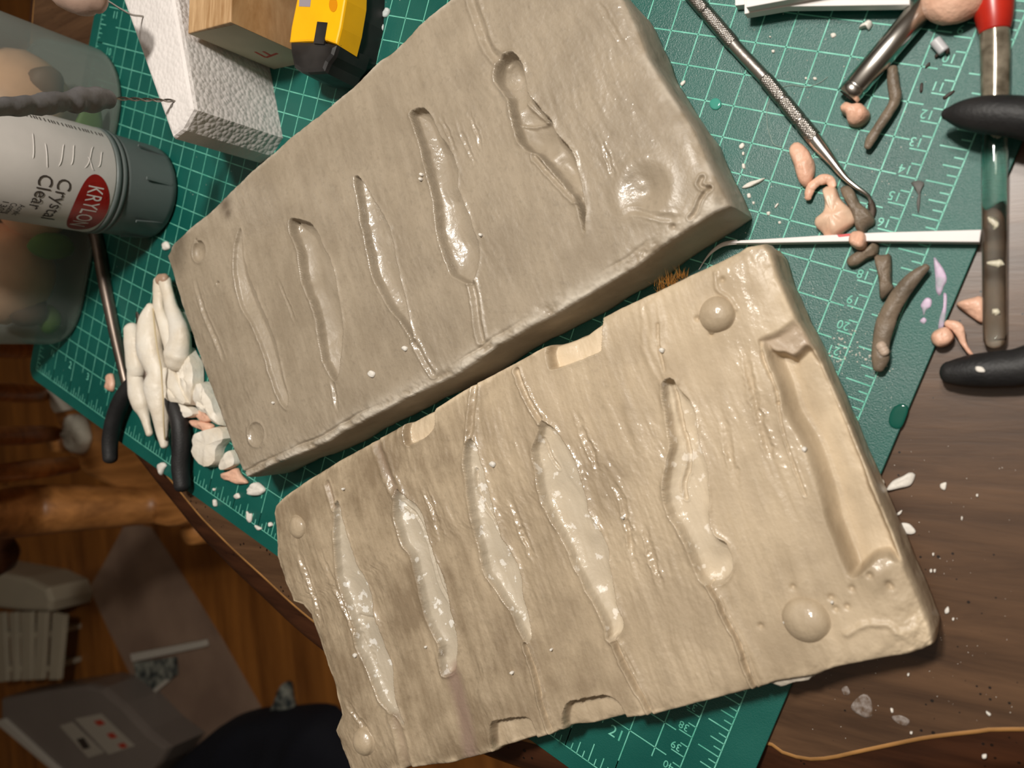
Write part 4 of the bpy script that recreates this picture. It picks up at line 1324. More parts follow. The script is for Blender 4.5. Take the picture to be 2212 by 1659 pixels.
CAST = material('cast_white', (240, 234, 222), 0.45, var=0.14, vscale=50, col2=(224, 212, 192), bump=0.6, bscale=110, bdist=0.002)
PINK = material('pink_clay', (234, 190, 164), 0.42, var=0.25, vscale=70, col2=(214, 162, 136), bump=0.7, bscale=150, bdist=0.002)
def px_tube(name, pts, mat, z, parent=None, flat=0.75, noise=0.08, n=44, sec=18, zs=None, seed=3, nscale=2.0):
    """pts: (x, y, half width) in the photograph; each becomes a ring resting at height z"""
    P = []
    Rr = []
    for i, (x, y, w) in enumerate(pts):
        zz = z if zs is None else zs[i]
        c = at(x, y, zz)
        e = at(x + w * 0.7071, y + w * 0.7071, zz)
        f = at(x + w * 0.7071, y - w * 0.7071, zz)
        r = 0.5 * (np.linalg.norm(e - c) + np.linalg.norm(f - c))
        P.append(c)
        Rr.append(r)
    P = np.array(P)
    for i in range(len(P)):
        P[i][2] = P[i][2] + 0.0
    return tube(name, P, Rr, mat, parent, n, sec, flat, noise, seed=seed, nscale=nscale)
def z2(pts):
    return [(o2[0] + x / k2, o2[1] + y / k2, w / k2) for x, y, w in pts]
g = 'white plaster figure casts beside the grey mould half'
w1 = px_tube('plaster_cast', z2([(785, 725, 38), (800, 800, 46), (805, 880, 44), (815, 960, 46), (808, 1010, 40), (828, 1100, 50), (848, 1180, 44), (862, 1230, 28), (878, 1290, 20), (893, 1345, 18)]), CAST, 0.9, flat=0.8)
tag(w1, 'slim white cast of a figure lying against the steel rod', 'plaster cast', g)
w2 = px_tube('plaster_cast', z2([(900, 590, 22), (885, 660, 42), (892, 760, 62), (905, 860, 64), (930, 940, 56), (945, 990, 50), (935, 1060, 60), (945, 1140, 54), (960, 1230, 44), (968, 1320, 32), (982, 1415, 20)]), CAST, 1.1, flat=0.85)
tag(w2, 'largest white figure cast with a mould seam, between two other casts', 'plaster cast', g)
SEAM = material('cast_seam', (206, 188, 152), 0.5)
px_tube('mould_seam', z2([(915, 600, 4), (925, 720, 4), (940, 840, 4), (962, 950, 4), (968, 1040, 4), (975, 1160, 4), (978, 1280, 4), (985, 1380, 4)]), SEAM, 1.95, w2, 1.0, 0.0, 40, 6, zs=[1.2, 1.75, 1.9, 1.8, 1.7, 1.75, 1.6, 1.3])
legs = thing('plaster_cast', 'white cast of a pair of legs with a tan tip above the other casts', 'plaster cast', c2([(1000, 700)])[0], g)
px_tube('leg', z2([(955, 440, 34), (950, 520, 30), (952, 600, 30), (975, 680, 36), (1010, 760, 42), (1045, 840, 52)]), CAST, 0.9, legs)
px_tube('leg', z2([(985, 440, 34), (1005, 520, 30), (1030, 610, 36), (1062, 700, 48), (1075, 790, 58), (1058, 870, 68), (1050, 915, 58)]), CAST, 0.95, legs)
TANTIP = material('tan_tip', (176, 146, 124), 0.4)
px_tube('tan_tip', z2([(955, 428, 26), (985, 424, 26)]), TANTIP, 1.05, legs)
for pts, h, z, lab in (
    ([(1000, 960), (1060, 945), (1100, 950), (1140, 1060), (1180, 1170), (1100, 1160), (1030, 1170), (1005, 1060)], 1.0, 0.2, 'broad wedge of white plaster under the legs cast'),
    ([(1150, 830), (1185, 880), (1215, 940), (1215, 1080), (1190, 1180), (1140, 1060), (1120, 960)], 0.9, 0.1, 'upright sliver of white plaster touching the grey mould half'),
    ([(1110, 620), (1140, 660), (1152, 735), (1088, 712)], 0.6, 0.0, 'small white plaster corner beside the legs cast'),
    ([(1250, 1035), (1300, 1110), (1345, 1200), (1368, 1300), (1290, 1230), (1225, 1170), (1205, 1090)], 0.9, 0.1, 'smooth white plaster shard tucked under the grey mould half'),
    ([(1015, 1165), (1100, 1145), (1205, 1225), (1140, 1252), (1060, 1225)], 0.7, 0.1, 'flat white plaster flake above the black pliers handle'),
    ([(1205, 1350), (1290, 1312), (1368, 1300), (1392, 1370), (1345, 1430), (1330, 1520), (1290, 1545), (1240, 1530), (1200, 1470), (1195, 1410)], 0.8, 0.0, 'curved white plaster shell with a pink lining'),
    ([(1365, 1485), (1420, 1440), (1435, 1525), (1355, 1560)], 0.6, 0.0, 'white plaster piece at the tapered corner of the grey mould half'),
):
    tag(pad('plaster_piece', c2(pts, z), h, CAST, None, 26, z0=z, noise=0.10, rings=(1.0, 0.93, 0.6, 0.25), sharp=40), lab, 'plaster piece', g)
pad_l = pad('clay_lining', c2([(1205, 1350), (1250, 1335), (1235, 1400), (1225, 1450), (1250, 1500), (1215, 1490), (1196, 1430)], 0.25), 0.42, PINK, None, noise=0.1)
tag(pad_l, 'pink clay clinging to the curved white plaster shell', 'clay')
PL2 = ['rounded pink clay scrap beside the flat white plaster flake', 'thin torn pink clay scrap above the curved plaster shell']
gp = 'pink clay scraps near the black pliers handle'
for pts in ([(1195, 1215), (1240, 1182), (1290, 1225), (1275, 1270), (1220, 1275)], [(1150, 1265), (1240, 1275), (1288, 1300), (1250, 1335), (1180, 1300)]):
    tag(pad('clay_scrap', c2(pts), 0.45, PINK, None, 22, noise=0.2), PL2.pop(0), 'clay', gp)
tag(pad('clay_scrap', c2([(1335, 1585), (1380, 1570), (1425, 1550), (1450, 1590), (1490, 1640), (1430, 1645), (1390, 1625), (1350, 1620)]), 0.4, PINK, None, 24, noise=0.2), 'pink clay crumb at the sharp corner of the grey mould half', 'clay')
tag(pad('clay_scrap', c2([(652, 995), (678, 990), (690, 1050), (680, 1095), (645, 1078), (645, 1040)]), 0.3, PINK, None, 20, noise=0.1), 'small pink clay pellet by the printed number four', 'clay')

# ---- loose plaster chips
CHIP = material('plaster_chip', (232, 226, 216), 0.55, var=0.15, vscale=120, bump=0.4, bscale=400)
def chips(items, z, lab, grp, cat='plaster chip', mat=None, h=0.16):
    for pts in items:
        o = pad('plaster_chip', ats(pts, z), h, mat or CHIP, None, 16, z0=z, noise=0.2, rings=(1.0, 0.9, 0.5))
        tag(o, lab, cat, grp)
z6 = lambda pts: [(340 + x / 5.925, 960 + y / 5.925) for x, y in pts]
tag(pad('plaster_chip', ats(z6([(1170, 590), (1200, 540), (1290, 480), (1395, 575), (1335, 645), (1235, 645)])), 0.35, CHIP, None, 24, noise=0.25), 'big crumbly white chip by the mat ruler near both mould halves', 'plaster chip')
chips([z6(p) for p in ([(990, 660), (1040, 620), (1066, 680), (1012, 697)], [(1150, 850), (1180, 880), (1222, 890), (1205, 1000), (1168, 970)], [(1258, 1030), (1345, 1070), (1312, 1098), (1268, 1072)],
      [(1440, 1000), (1470, 995), (1488, 1035), (1450, 1050)], [(725, 560), (752, 565), (748, 592), (728, 588)], [(728, 705), (765, 715), (770, 790), (735, 780)])], 0.0, 'small white plaster chip by the inch ruler of the mat', 'chips along the inch ruler')
chips([z6([(20, 255), (90, 228), (125, 270), (95, 320), (68, 395), (30, 335)])], 0.0, 'ragged white plaster chip beside the black pliers handle', 'chip by the pliers', h=0.25)
chips([[(356, 528), (364, 522), (368, 536), (358, 541)]], 0.0, 'white plaster chip between the can and the grey mould half', 'chip by the can', h=0.25)
z9 = lambda pts: [(1600 + x / 2.186, 900 + y / 2.186) for x, y in pts]
tag(pad('plaster_chip', ats(z9([(690, 348), (715, 305), (765, 280), (800, 262), (826, 275), (805, 322), (750, 338)]), TABLE_Z), 0.25, CHIP, None, 24, noise=0.15), 'long leaf-shaped white plaster chip on the dark table', 'plaster chip')
tag(pad('plaster_chip', ats(z9([(748, 512), (765, 500), (800, 507), (828, 542), (805, 556), (762, 545)]), TABLE_Z), 0.12, CHIP, None, 20, noise=0.05), 'rounded flat white plaster chip on the dark table', 'plaster chip')
chips([z9(p) for p in ([(943, 318), (972, 310), (966, 346), (945, 338)], [(733, 460), (762, 440), (758, 458), (737, 468)], [(963, 912), (980, 895), (986, 920), (968, 930)], [(1042, 470), (1050, 475), (1046, 490), (1040, 484)],
      [(893, 722), (903, 718), (905, 733), (895, 735)], [(912, 720), (922, 720), (920, 735), (912, 733)], [(905, 643), (915, 643), (913, 656), (906, 655)], [(1112, 365), (1122, 365), (1120, 378), (1112, 375)],
      [(1140, 1595), (1160, 1592), (1160, 1610), (1142, 1612)], [(1160, 1388), (1182, 1402), (1176, 1412), (1160, 1400)], [(707, 1375), (720, 1378), (722, 1395), (712, 1395)], [(1000, 948), (1010, 950), (1006, 962), (998, 958)],
      [(787, 1210), (798, 1210), (796, 1222), (788, 1222)], [(800, 1485), (812, 1486), (810, 1497), (800, 1495)])], TABLE_Z, 'tiny white plaster chip on the dark wooden table', 'plaster chips on the table', h=0.10)
z4 = lambda pts: [(1450 + x / 2.903, x1 / 2.903) for x, x1 in pts]
chips([z4(p) for p in ([(428, 915), (450, 897), (462, 915), (445, 935), (430, 932)], [(446, 955), (460, 955), (458, 975), (446, 972)], [(446, 1030), (462, 1028), (465, 1055), (448, 1058)], [(477, 1218), (495, 1213), (500, 1238), (482, 1242)],
      [(510, 1265), (525, 1266), (522, 1282), (511, 1280)], [(600, 1332), (622, 1328), (618, 1350), (602, 1348)], [(672, 1390), (688, 1388), (688, 1403), (674, 1404)], [(1000, 215), (1025, 208), (1035, 225), (1010, 240)],
      [(890, 488), (912, 488), (912, 502), (895, 503)], [(632, 318), (650, 316), (648, 332), (634, 332)], [(840, 488), (852, 487), (852, 500), (842, 500)], [(615, 228), (628, 230), (626, 238), (616, 236)], [(60, 525), (85, 505), (90, 520), (68, 542)],
      [(650, 1300), (668, 1275), (675, 1282), (656, 1305)])], 0.0, 'tiny white plaster chip on the green mat beside the pick tool', 'plaster chips by the pick tool', h=0.09)
tag(pad('plaster_chip', ats(z4([(444, 1180), (470, 1155), (500, 1140), (540, 1132), (592, 1118), (560, 1145), (510, 1170), (470, 1182)])), 0.15, CHIP, None, 22, noise=0.2), 'long thin white plaster splinter on the mat by the pick tool', 'plaster chip')
tag(pad('plaster_chip', ats(z4([(1180, 185), (1210, 150), (1245, 135), (1265, 155), (1240, 195), (1225, 180)])), 0.22, CHIP, None, 18, noise=0.3), 'ragged cream chip on the mat near the white foam boards', 'plaster chip')
# chips lying on the two mould halves
UL = ['white plaster crumb near the tail of the third cavity of the grey half', 'brownish plaster crumb between second and third cavities of the grey half', 'tiny crumb at the tail of the first cavity of the grey half', 'crumb at the right lip of the fourth cavity of the grey half', 'upper of two touching crumbs at the left lip of the fourth grey cavity', 'lower of two touching crumbs at the left lip of the fourth grey cavity']
for (x, y, r) in ((876, 753, 6), (804, 808, 8), (592, 870, 3), (1040, 508, 4), (913, 378, 4), (911, 388, 4)):
    p = at(x, y, ZU)
    zz = surf_u(p[0], p[1])
    tag(pad('plaster_chip', ats([(x - r, y), (x - r * .2, y - r), (x + r, y - r * .3), (x + r * .4, y + r)], zz - 0.02), 0.16, CHIP, None, 14, z0=zz - 0.02, noise=0.2, rings=(1.0, 0.9, 0.5)),
        UL.pop(0), 'plaster chip', 'crumbs on the grey mould half')
TL = ['roundest plaster crumb on the tan half between its third and fourth cavities', 'plaster crumb on the ridge above the fifth cavity of the tan half', 'plaster crumb between the fourth and fifth cavities of the tan half', 'plaster crumb below the third cavity of the tan half, beside its cracked channel', 'pointed plaster crumb beside the first cavity of the tan half', 'plaster crumb on the inner wall of the long trough', 'plaster crumb beside the largest domed key', 'plaster crumb between the tail ends of the third and fourth cavities', 'plaster crumb beside the tail of the second cavity of the tan half', 'thin plaster crumb between the largest key and the trough', 'plaster crumb beside the head of the first cavity of the tan half']
for (x, y, r) in ((1065, 1003, 7), (1431, 757, 6), (1347, 1118, 4), (1108, 1452, 4), (768, 1415, 5), (1738, 970, 6), (1696, 1343, 4), (1193, 1402, 3), (921, 1397, 3), (1798, 1300, 4), (744, 1056, 3)):
    p = at(x, y, ZL)
    zz = surf_l(p[0], p[1])
    tag(pad('plaster_chip', ats([(x - r, y), (x - r * .2, y - r), (x + r, y - r * .3), (x + r * .4, y + r)], zz - 0.02), 0.16, CHIP, None, 14, z0=zz - 0.02, noise=0.2, rings=(1.0, 0.9, 0.5)),
        TL.pop(0), 'plaster chip', 'crumbs on the tan mould half')
# dust nobody could count
rs = np.random.RandomState(5)
def dust(name, n_, fx, z, lab, rmin=0.012, rmax=0.035, mat=None, parent=None):
    V = []
    F = []
    for _ in range(n_):
        p = fx()
        if p is None:
            continue
        r = rs.uniform(rmin, rmax)
        a = rs.uniform(0, 6.28)
        k = len(V)
        zz = p[2] if len(p) > 2 else z
        for q in range(4):
            rr = r * rs.uniform(0.6, 1.4)
            V.append([p[0] + rr * math.cos(a + q * 1.57), p[1] + rr * math.sin(a + q * 1.57), zz])
        V.append([p[0], p[1], zz + r * 0.9])
        F += [[k, k + 1, k + 4], [k + 1, k + 2, k + 4], [k + 2, k + 3, k + 4], [k + 3, k, k + 4]]
    o = make_obj(name, V, F, mat or CHIP, parent, False)
    kind(o, 'stuff')
    if parent is None:
        tag(o, lab, 'dust')
    return o
def near(cx, cy, s):
    def f():
        return (cx + rs.randn() * s, cy + rs.randn() * s)
    return f
def mat_pts():
    r = rs.rand()
    if r < 0.45:
        x, y = at(rs.uniform(1480, 2000), rs.uniform(30, 520))[:2]
    elif r < 0.75:
        x, y = at(rs.uniform(1720, 1930) , rs.uniform(600, 900))[:2]
    else:
        x, y = rs.uniform(0, 40), rs.uniform(-42, -8)
    return (min(max(x, 0), 58.2), y)
dust('plaster_dust', 420, mat_pts, 0.004, 'fine pale plaster dust scattered over the green mat', 0.008, 0.026)
def tab_pts():
    x, y = at(rs.uniform(1750, 2212), rs.uniform(950, 1640), TABLE_Z)[:2]
    if x < 58.7 and y > -42.9:
        return None
    if y < -31 - (66 - x) * 0.75:
        return None
    return (x, y)
dust('plaster_dust', 120, tab_pts, TABLE_Z, 'fine pale plaster dust scattered over the dark table', 0.006, 0.02)
# fleck clusters by the number 21
dust('plaster_dust', 60, near(at(1822, 760)[0], at(1822, 760)[1], 0.45), 0.004, 'cluster of plaster dust by the printed number 21', 0.015, 0.05)

# =================================================================== TOOLS AND SCRAPS AT THE RIGHT OF THE MAT
o4 = (1450, 0)
k4 = 2.903
def c4(pts, z=0.0):
    return ats(pts, z, o4, k4)
def z4w(pts):
    return [(o4[0] + x / k4, o4[1] + y / k4, w / k4) for x, y, w in pts]
def z5w(pts):
    return [(1500 + x / 3.017, 400 + y / 3.017, w / 3.017) for x, y, w in pts]
def c5(pts, z=0.0):
    return ats(pts, z, (1500, 400), 3.017)
CHROME = material('bright_steel', (222, 218, 212), 0.24, 1.0)
KNURL = bpy.data.materials.new('knurled_steel')
KNURL.use_nodes = True
nt = KNURL.node_tree
b = nt.nodes['Principled BSDF']
b.inputs['Base Color'].default_value = lin((158, 152, 146))
b.inputs['Metallic'].default_value = 1.0
b.inputs['Roughness'].default_value = 0.36
tcx = nt.nodes.new('ShaderNodeTexCoord')
vv = nt.nodes.new('ShaderNodeTexVoronoi')
vv.inputs['Scale'].default_value = 1300
vv.inputs['Randomness'].default_value = 0.25
nt.links.new(tcx.outputs['Object'], vv.inputs['Vector'])
bpk = nt.nodes.new('ShaderNodeBump')
bpk.inputs['Strength'].default_value = 0.6
bpk.inputs['Distance'].default_value = 0.0006
bpk.invert = True
nt.links.new(vv.outputs['Distance'], bpk.inputs['Height'])
nt.links.new(bpk.outputs[0], b.inputs['Normal'])
# ---- steel pick
pick = thing('dental_pick', 'steel sculpting pick with knurled grip bands and a bent spade tip', 'tool', at(1700, 230, 0))
zc = 0.32
def axis_px(x):            # handle axis
    return np.interp(x, [1440, 1509, 1588, 1660, 1760], [-76, 7, 100, 178, 300])
hx = lambda x: at(x, axis_px(x), zc)
def rad(w):
    return w
tube('handle', [hx(1430), hx(1509), hx(1588), hx(1660), hx(1755)], [0.255] * 5, STEEL, pick, 40, 20, ends='flat')
for a_, b_ in ((1470, 1522), (1524, 1585), (1652, 1690), (1692, 1728), (1730, 1762)):
    n_ = 12
    tube('knurled_band', [hx(t) for t in np.linspace(a_, b_, n_)], [0.272] + [0.285] * (n_ - 2) + [0.272], KNURL, pick, 20, 24, ends='flat')
tip = [at(1756, 296, zc), at(1772, 317, zc), at(1794, 344, zc), at(1812, 367, 0.34), at(1829, 387, 0.4), at(1850, 404, 0.42), at(1868, 416, 0.36), at(1878, 426, 0.26), at(1881, 440, 0.18)]
tube('shank', tip, [0.27, 0.25, 0.19, 0.15, 0.11, 0.085, 0.075, 0.075, 0.07], CHROME, pick, 50, 16)
tube('spade_tip', [at(1880, 432, 0.25), at(1883, 444, 0.16), at(1885, 458, 0.1), at(1884, 474, 0.08)], [0.08, 0.13, 0.13, 0.05], DARK_STEEL, pick, 16, 12, 0.5)
# ---- bright steel tube
tb = thing('steel_tube', 'shiny open-ended steel tube resting against the peach clay ball', 'tube', at(1900, 130, 0))
e0, e1 = at(1831, 208, 0.5), at(2040, -38, 0.5)
d = (e1 - e0) / np.linalg.norm(e1 - e0)
side = np.cross(d, [0, 0, 1])
V = []
F = []
prof = [(0, 0.36), (0, 0.44), (0.0, 0.45), (0.35, 0.455), (0.38, 0.435), (0.45, 0.435), (0.48, 0.455), (5.0, 0.455), (5.04, 0.44), (5.12, 0.455), (7.5, 0.455), (7.5, 0.36), (3.0, 0.36), (0, 0.36)]
sg = 32
Lt = np.linalg.norm(e1 - e0)
for s_, r_ in prof:
    s_ = min(s_, Lt)
    for j in range(sg):
        a = 2 * math.pi * j / sg
        V.append(e0 + d * s_ + (side * math.cos(a) + np.array([0, 0, 1]) * math.sin(a)) * r_)
for i in range(len(prof) - 1):
    for j in range(sg):
        F.append([i * sg + j, i * sg + (j + 1) % sg, (i + 1) * sg + (j + 1) % sg, (i + 1) * sg + j])
make_obj('tube_wall', V, F, CHROME, tb)
bl_ = ball('clay_ball', at(2058, -8, 0.75), 0.98, PINK, None, (1.05, 0.95, 0.75), 0.14, 3, 28, 18)
tag(bl_, 'smooth peach clay ball between the steel tube and the red-capped brush', 'clay')

# ---- white foam boards
BOARD = material('board_white', (236, 232, 228), 0.5, var=0.05, vscale=40)
gB = 'offcuts of white foam board'
def board(pts, z0, z1, lab):
    o = prism('foam_board', ats(pts, z1), z0, z1, BOARD, bevel=0.02)
    tag(o, lab, 'board')
board([(1586, -60), (1588, 12), (1800, -10), (1800, -80)], 0.0, 0.45, 'white board offcut lying lowest and furthest under the other offcuts')
board([(1608, 30), (1700, 14), (1965, 10), (1965, -90), (1608, -90)], 0.46, 0.92, 'broad white board offcut with the longest straight front edge')
board([(1612, 16), (1720, -4), (1862, -30), (1850, -110), (1612, -110)], 0.93, 1.36, 'white board offcut lying topmost and slanting across the broad one')

# ---- long white wedge
ZS = 0.55
WED = material('wedge_white', (232, 226, 224), 0.45, var=0.08, vscale=40)
topo = ats([(2120, 496), (2116, 523), (1865, 521), (1633, 525), (1576, 525), (1600, 519), (1640, 517), (1782, 508), (1894, 502)], ZS)
wd = thing('plastic_wedge', 'long tapering white strip lying across the mat under clay scraps', 'strip', at(1850, 515, 0))
prism('strip', topo, 0.0, ZS, WED, wd, bevel=0.03)
tube('curled_tail', [at(1590, 523, ZS - 0.1), at(1562, 528, 0.4), at(1540, 542, 0.25), at(1524, 560, 0.12), at(1510, 582, 0.05)], [0.10, 0.09, 0.07, 0.04, 0.02], WED, wd, 20, 8, 0.5)
RSM = material('red_smear', (206, 70, 70), 0.5)
prism('red_smear', ats([(1808, 507), (1842, 504), (1840, 509), (1812, 512)], ZS + 0.012), ZS - 0.05, ZS + 0.012, RSM, wd)

# ---- clear acrylic brush with a red collar
GLASS = material('clear_acrylic', (236, 240, 236), 0.04, transmission=1.0, ior=1.42)
br = thing('acrylic_brush', 'clear acrylic brush handle with a red collar lying over the mat edge', 'brush', at(2150, 400, 0))
zr = 0.46
tube('clear_handle', [at(2149, 210, zr), at(2148, 280, zr), at(2148, 400, zr), at(2148, 600, zr - 0.1), at(2149, 720, zr - 0.2), at(2150, 738, zr - 0.2)], [0.42, 0.40, 0.385, 0.37, 0.36, 0.33], GLASS, br, 50, 28)
DIRT = material('dirty_ferrule', (156, 146, 128), 0.16, 0.35, var=0.6, vscale=180, col2=(96, 88, 74))
tube('ferrule', [at(2148, 62, zr), at(2150, 120, zr), at(2150, 200, zr), at(2149, 222, zr)], [0.46, 0.455, 0.435, 0.425], DIRT, br, 24, 28, ends='flat')
REDP = material('red_collar', (206, 52, 32), 0.3, var=0.35, vscale=60, col2=(168, 36, 26))
tube('red_collar', [at(2142, -60, zr), at(2145, 0, zr), at(2148, 40, zr), at(2149, 70, zr)], [0.66, 0.64, 0.57, 0.47], REDP, br, 24, 28, ends='flat')
PAINTW = material('cream_paint', (222, 214, 190), 0.4, var=0.3, vscale=200)
for (y, ln, am, x0) in ((286, 12, 16, 2140), (470, 24, 14, 2136), (568, 3, 30, 2134), (670, 9, 6, 2146)):
    pts = [at(x0 + am * math.sin(t * 2.2), y + ln * t, zr + 0.30) for t in np.linspace(0, 1, 6)]
    tube('paint_crust', pts, [0.05, 0.11, 0.14, 0.12, 0.1, 0.04], PAINTW, br, 14, 8, 0.4, 0.3)

# ---- pliers with black grips reaching in from the right
pr = thing('pliers', 'black-gripped pliers straddling the clear brush handle on the table', 'pliers', at(2420, 520, TABLE_Z))
tube('handle', [at(2044, 246, 1.35), at(2070, 246, 1.4), at(2110, 247, 1.45), at(2160, 249, 1.5), at(2215, 256, 1.5), at(2300, 285, 1.3), at(2400, 360, 0.9), at(2480, 440, 0.7)],
     [0.20, 0.42, 0.58, 0.64, 0.66, 0.66, 0.6, 0.45], BLACK_GRIP, pr, 60, 24)
tube('handle', [at(2050, 805, 0.5), at(2072, 804, 0.5), at(2110, 801, 0.5), at(2160, 798, 0.5), at(2215, 790, 0.5), at(2300, 750, 0.5), at(2400, 660, 0.55), at(2480, 560, 0.6)],
     [0.40, 0.50, 0.60, 0.64, 0.66, 0.66, 0.6, 0.45], BLACK_GRIP, pr, 60, 24)
tube('jaw', [at(2470, 430, 0.6), at(2530, 500, 0.5), at(2620, 510, 0.3), at(2720, 505, 0.2)], [0.5, 0.7, 0.5, 0.15], STEEL, pr, 20, 12, 0.6)
tube('jaw', [at(2470, 570, 0.6), at(2530, 515, 0.45), at(2620, 518, 0.3), at(2720, 512, 0.2)], [0.5, 0.7, 0.5, 0.15], STEEL, pr, 20, 12, 0.6)
tag(pad('plaster_chip', ats([(2108, 792), (2122, 793), (2128, 803), (2115, 804), (2108, 800)], 1.12), 0.05, CHIP, None, 14, noise=0.1), 'cream paint fleck stuck on the black plier grip', 'paint fleck')

# ---- clay scraps
GCLAY = material('grey_brown_clay', (134, 118, 100), 0.48, var=0.3, vscale=80, col2=(104, 92, 78), bump=0.8, bscale=150, bdist=0.002)
def scrap(o, lab, grp=None):
    tag(o, lab, 'clay', grp)
scrap(pad('clay_scrap', c4([(760, 920), (800, 898), (850, 930), (882, 980), (905, 1040), (897, 1130), (862, 1187), (812, 1152), (782, 1060), (752, 970)]), 0.55, PINK, noise=0.12), 'oval pink clay pod beside the shank of the steel pick')
scrap(px_tube('clay_scrap', z4w([(858, 1240, 24), (875, 1180, 30), (925, 1135, 34), (985, 1125, 34), (1015, 1165, 24)]), PINK, 0.3, None, 0.7, 0.25), 'curled pink clay arc joining the pod and the pale fan')
TRANSCLAY = material('pale_clay', (226, 198, 172), 0.36, var=0.3, vscale=60, col2=(216, 168, 140), bump=0.4, bscale=200)
scrap(pad('clay_scrap', c4([(962, 1190), (1030, 1175), (1072, 1260), (1150, 1335), (1160, 1400), (1085, 1460), (1012, 1512), (980, 1526), (958, 1470), (916, 1430), (912, 1380), (962, 1340), (972, 1270)], 0.0), 0.62, TRANSCLAY, noise=0.16, n=40), 'pale pink clay fan draped onto the white strip')
scrap(pad('clay_scrap', c4([(1068, 1190), (1110, 1168), (1150, 1200), (1190, 1280), (1250, 1330), (1283, 1400), (1232, 1440), (1210, 1482), (1168, 1450), (1160, 1400), (1130, 1320), (1090, 1250)]), 0.6, GCLAY, noise=0.12, n=36), 'rough grey-brown clay slab beside the pick tip')
scrap(pad('clay_scrap', c4([(1070, 690), (1100, 655), (1150, 672), (1200, 665), (1252, 720), (1232, 770), (1180, 802), (1120, 790), (1105, 740), (1078, 720)]), 0.7, PINK, noise=0.10), 'pink clay nugget below the open end of the steel tube')
scrap(px_tube('clay_scrap', z4w([(1388, 435, 34), (1392, 520, 36), (1405, 600, 38), (1395, 650, 36), (1350, 725, 34), (1300, 800, 34), (1255, 870, 34), (1232, 920, 24)]), GCLAY, 0.4, None, 0.9, 0.12), 'bent grey clay roll with a crack, beside the steel tube')
scrap(pad('clay_scrap', c5([(1040, 318), (1090, 308), (1132, 340), (1125, 420), (1085, 432), (1030, 400), (1018, 360)], 0.1), 0.75, PINK, noise=0.12), 'pink clay lump pressed on the middle of the white strip')
scrap(pad('clay_scrap', c5([(998, 490), (1060, 440), (1130, 428), (1180, 372), (1208, 410), (1190, 462), (1130, 492), (1065, 532), (1015, 535)]), 0.5, GCLAY, noise=0.15), 'folded grey clay bit below the white strip')
scrap(pad('clay_scrap', c5([(1180, 470), (1235, 460), (1285, 462), (1292, 640), (1306, 680), (1242, 746), (1215, 742), (1208, 620)]), 0.55, GCLAY, noise=0.08, n=36), 'short grey clay cylinder by the printed number 18')
big = px_tube('clay_scrap', z5w([(1510, 535, 28), (1450, 585, 44), (1380, 660, 54), (1310, 760, 60), (1260, 860, 64), (1230, 960, 62), (1215, 1050, 58), (1212, 1130, 58), (1200, 1190, 40)]), GCLAY, 0.5, None, 0.75, 0.10, 60, 20)
scrap(big, 'long curved grey-brown clay sausage across the ruler')
PALEB = material('pale_bump', (184, 164, 146), 0.45)
px_tube('pale_bump', z5w([(1215, 1045, 36), (1240, 1090, 34)]), PALEB, 0.72, big, 0.8, 0.1)
scrap(pad('clay_scrap', c5([(1708, 780), (1760, 750), (1820, 735), (1860, 725), (1892, 760), (1897, 882), (1870, 902), (1790, 850)], TABLE_Z), 0.5, PINK, noise=0.15, z0=TABLE_Z), 'torn pink clay scrap on the table touching the clear brush handle')
scrap(pad('clay_scrap', c5([(1545, 985), (1570, 950), (1640, 925), (1682, 960), (1692, 1002), (1650, 1046), (1590, 1057), (1550, 1022)]), 0.55, PINK, noise=0.1), 'round pink clay button on the edge of the mat')
scrap(px_tube('clay_scrap', z5w([(1650, 900, 26), (1710, 925, 36), (1735, 975, 30), (1755, 1030, 18), (1790, 1085, 14), (1815, 1108, 8)]), PINK, 0.25, None, 0.8, 0.15), 'pink clay tail hanging from the round button')

# shavings, a scrap of cut straw and dried spills
GREYSH = material('grey_shaving', (96, 96, 92), 0.6)
DARKSH = material('dark_shaving', (58, 46, 40), 0.6)
for pts, m_, lab in (([(1968, 395), (1985, 390), (1998, 396), (1990, 412), (1988, 440), (1984, 462), (1980, 440), (1984, 412)], GREYSH, 'grey forked clay shaving by the printed number 15'),
                     ([(1988, 182), (1994, 180), (1993, 198), (1987, 200)], DARKSH, 'dark shaving under the printed number 10'), ([(2037, 210), (2058, 196), (2062, 199), (2042, 215)], DARKSH, 'dark shaving across the printed number 11'),
                     ([(2002, 140), (2009, 135), (2008, 143), (1998, 148)], DARKSH, 'dark shaving between the last grid line and the ruler')):
    tag(pad('clay_shaving', ats(pts), 0.08, m_, None, 20, noise=0.1, rings=(1.0, 0.9, 0.5)), lab, 'shaving')
STRAW = material('straw_white', (190, 190, 192), 0.4)
sw = thing('cut_straw', 'short white cut tube with a dark end near the printed number 10', 'tube', at(2030, 100, 0))
tube('tube_piece', [at(2020, 88, 0.2), at(2040, 112, 0.2)], [0.2, 0.19], STRAW, sw, 8, 14, ends='flat')
tube('dark_end', [at(2022, 122, 0.1), at(2034, 110, 0.15), at(2046, 108, 0.2), at(2046, 115, 0.15)], [0.06, 0.09, 0.09, 0.05], DARKSH, sw, 12, 8)
LLAB = ['broad ragged lilac paint spill on the mat border', 'long thin lilac paint streak ending at the pink clay button', 'hook-shaped lilac paint spill between the clay sausage and the streak', 'smallest round lilac paint dab beneath the hook-shaped spill']
LILAC = material('lilac_paint', (206, 176, 206), 0.4, var=0.4, vscale=200, col2=(150, 150, 160))
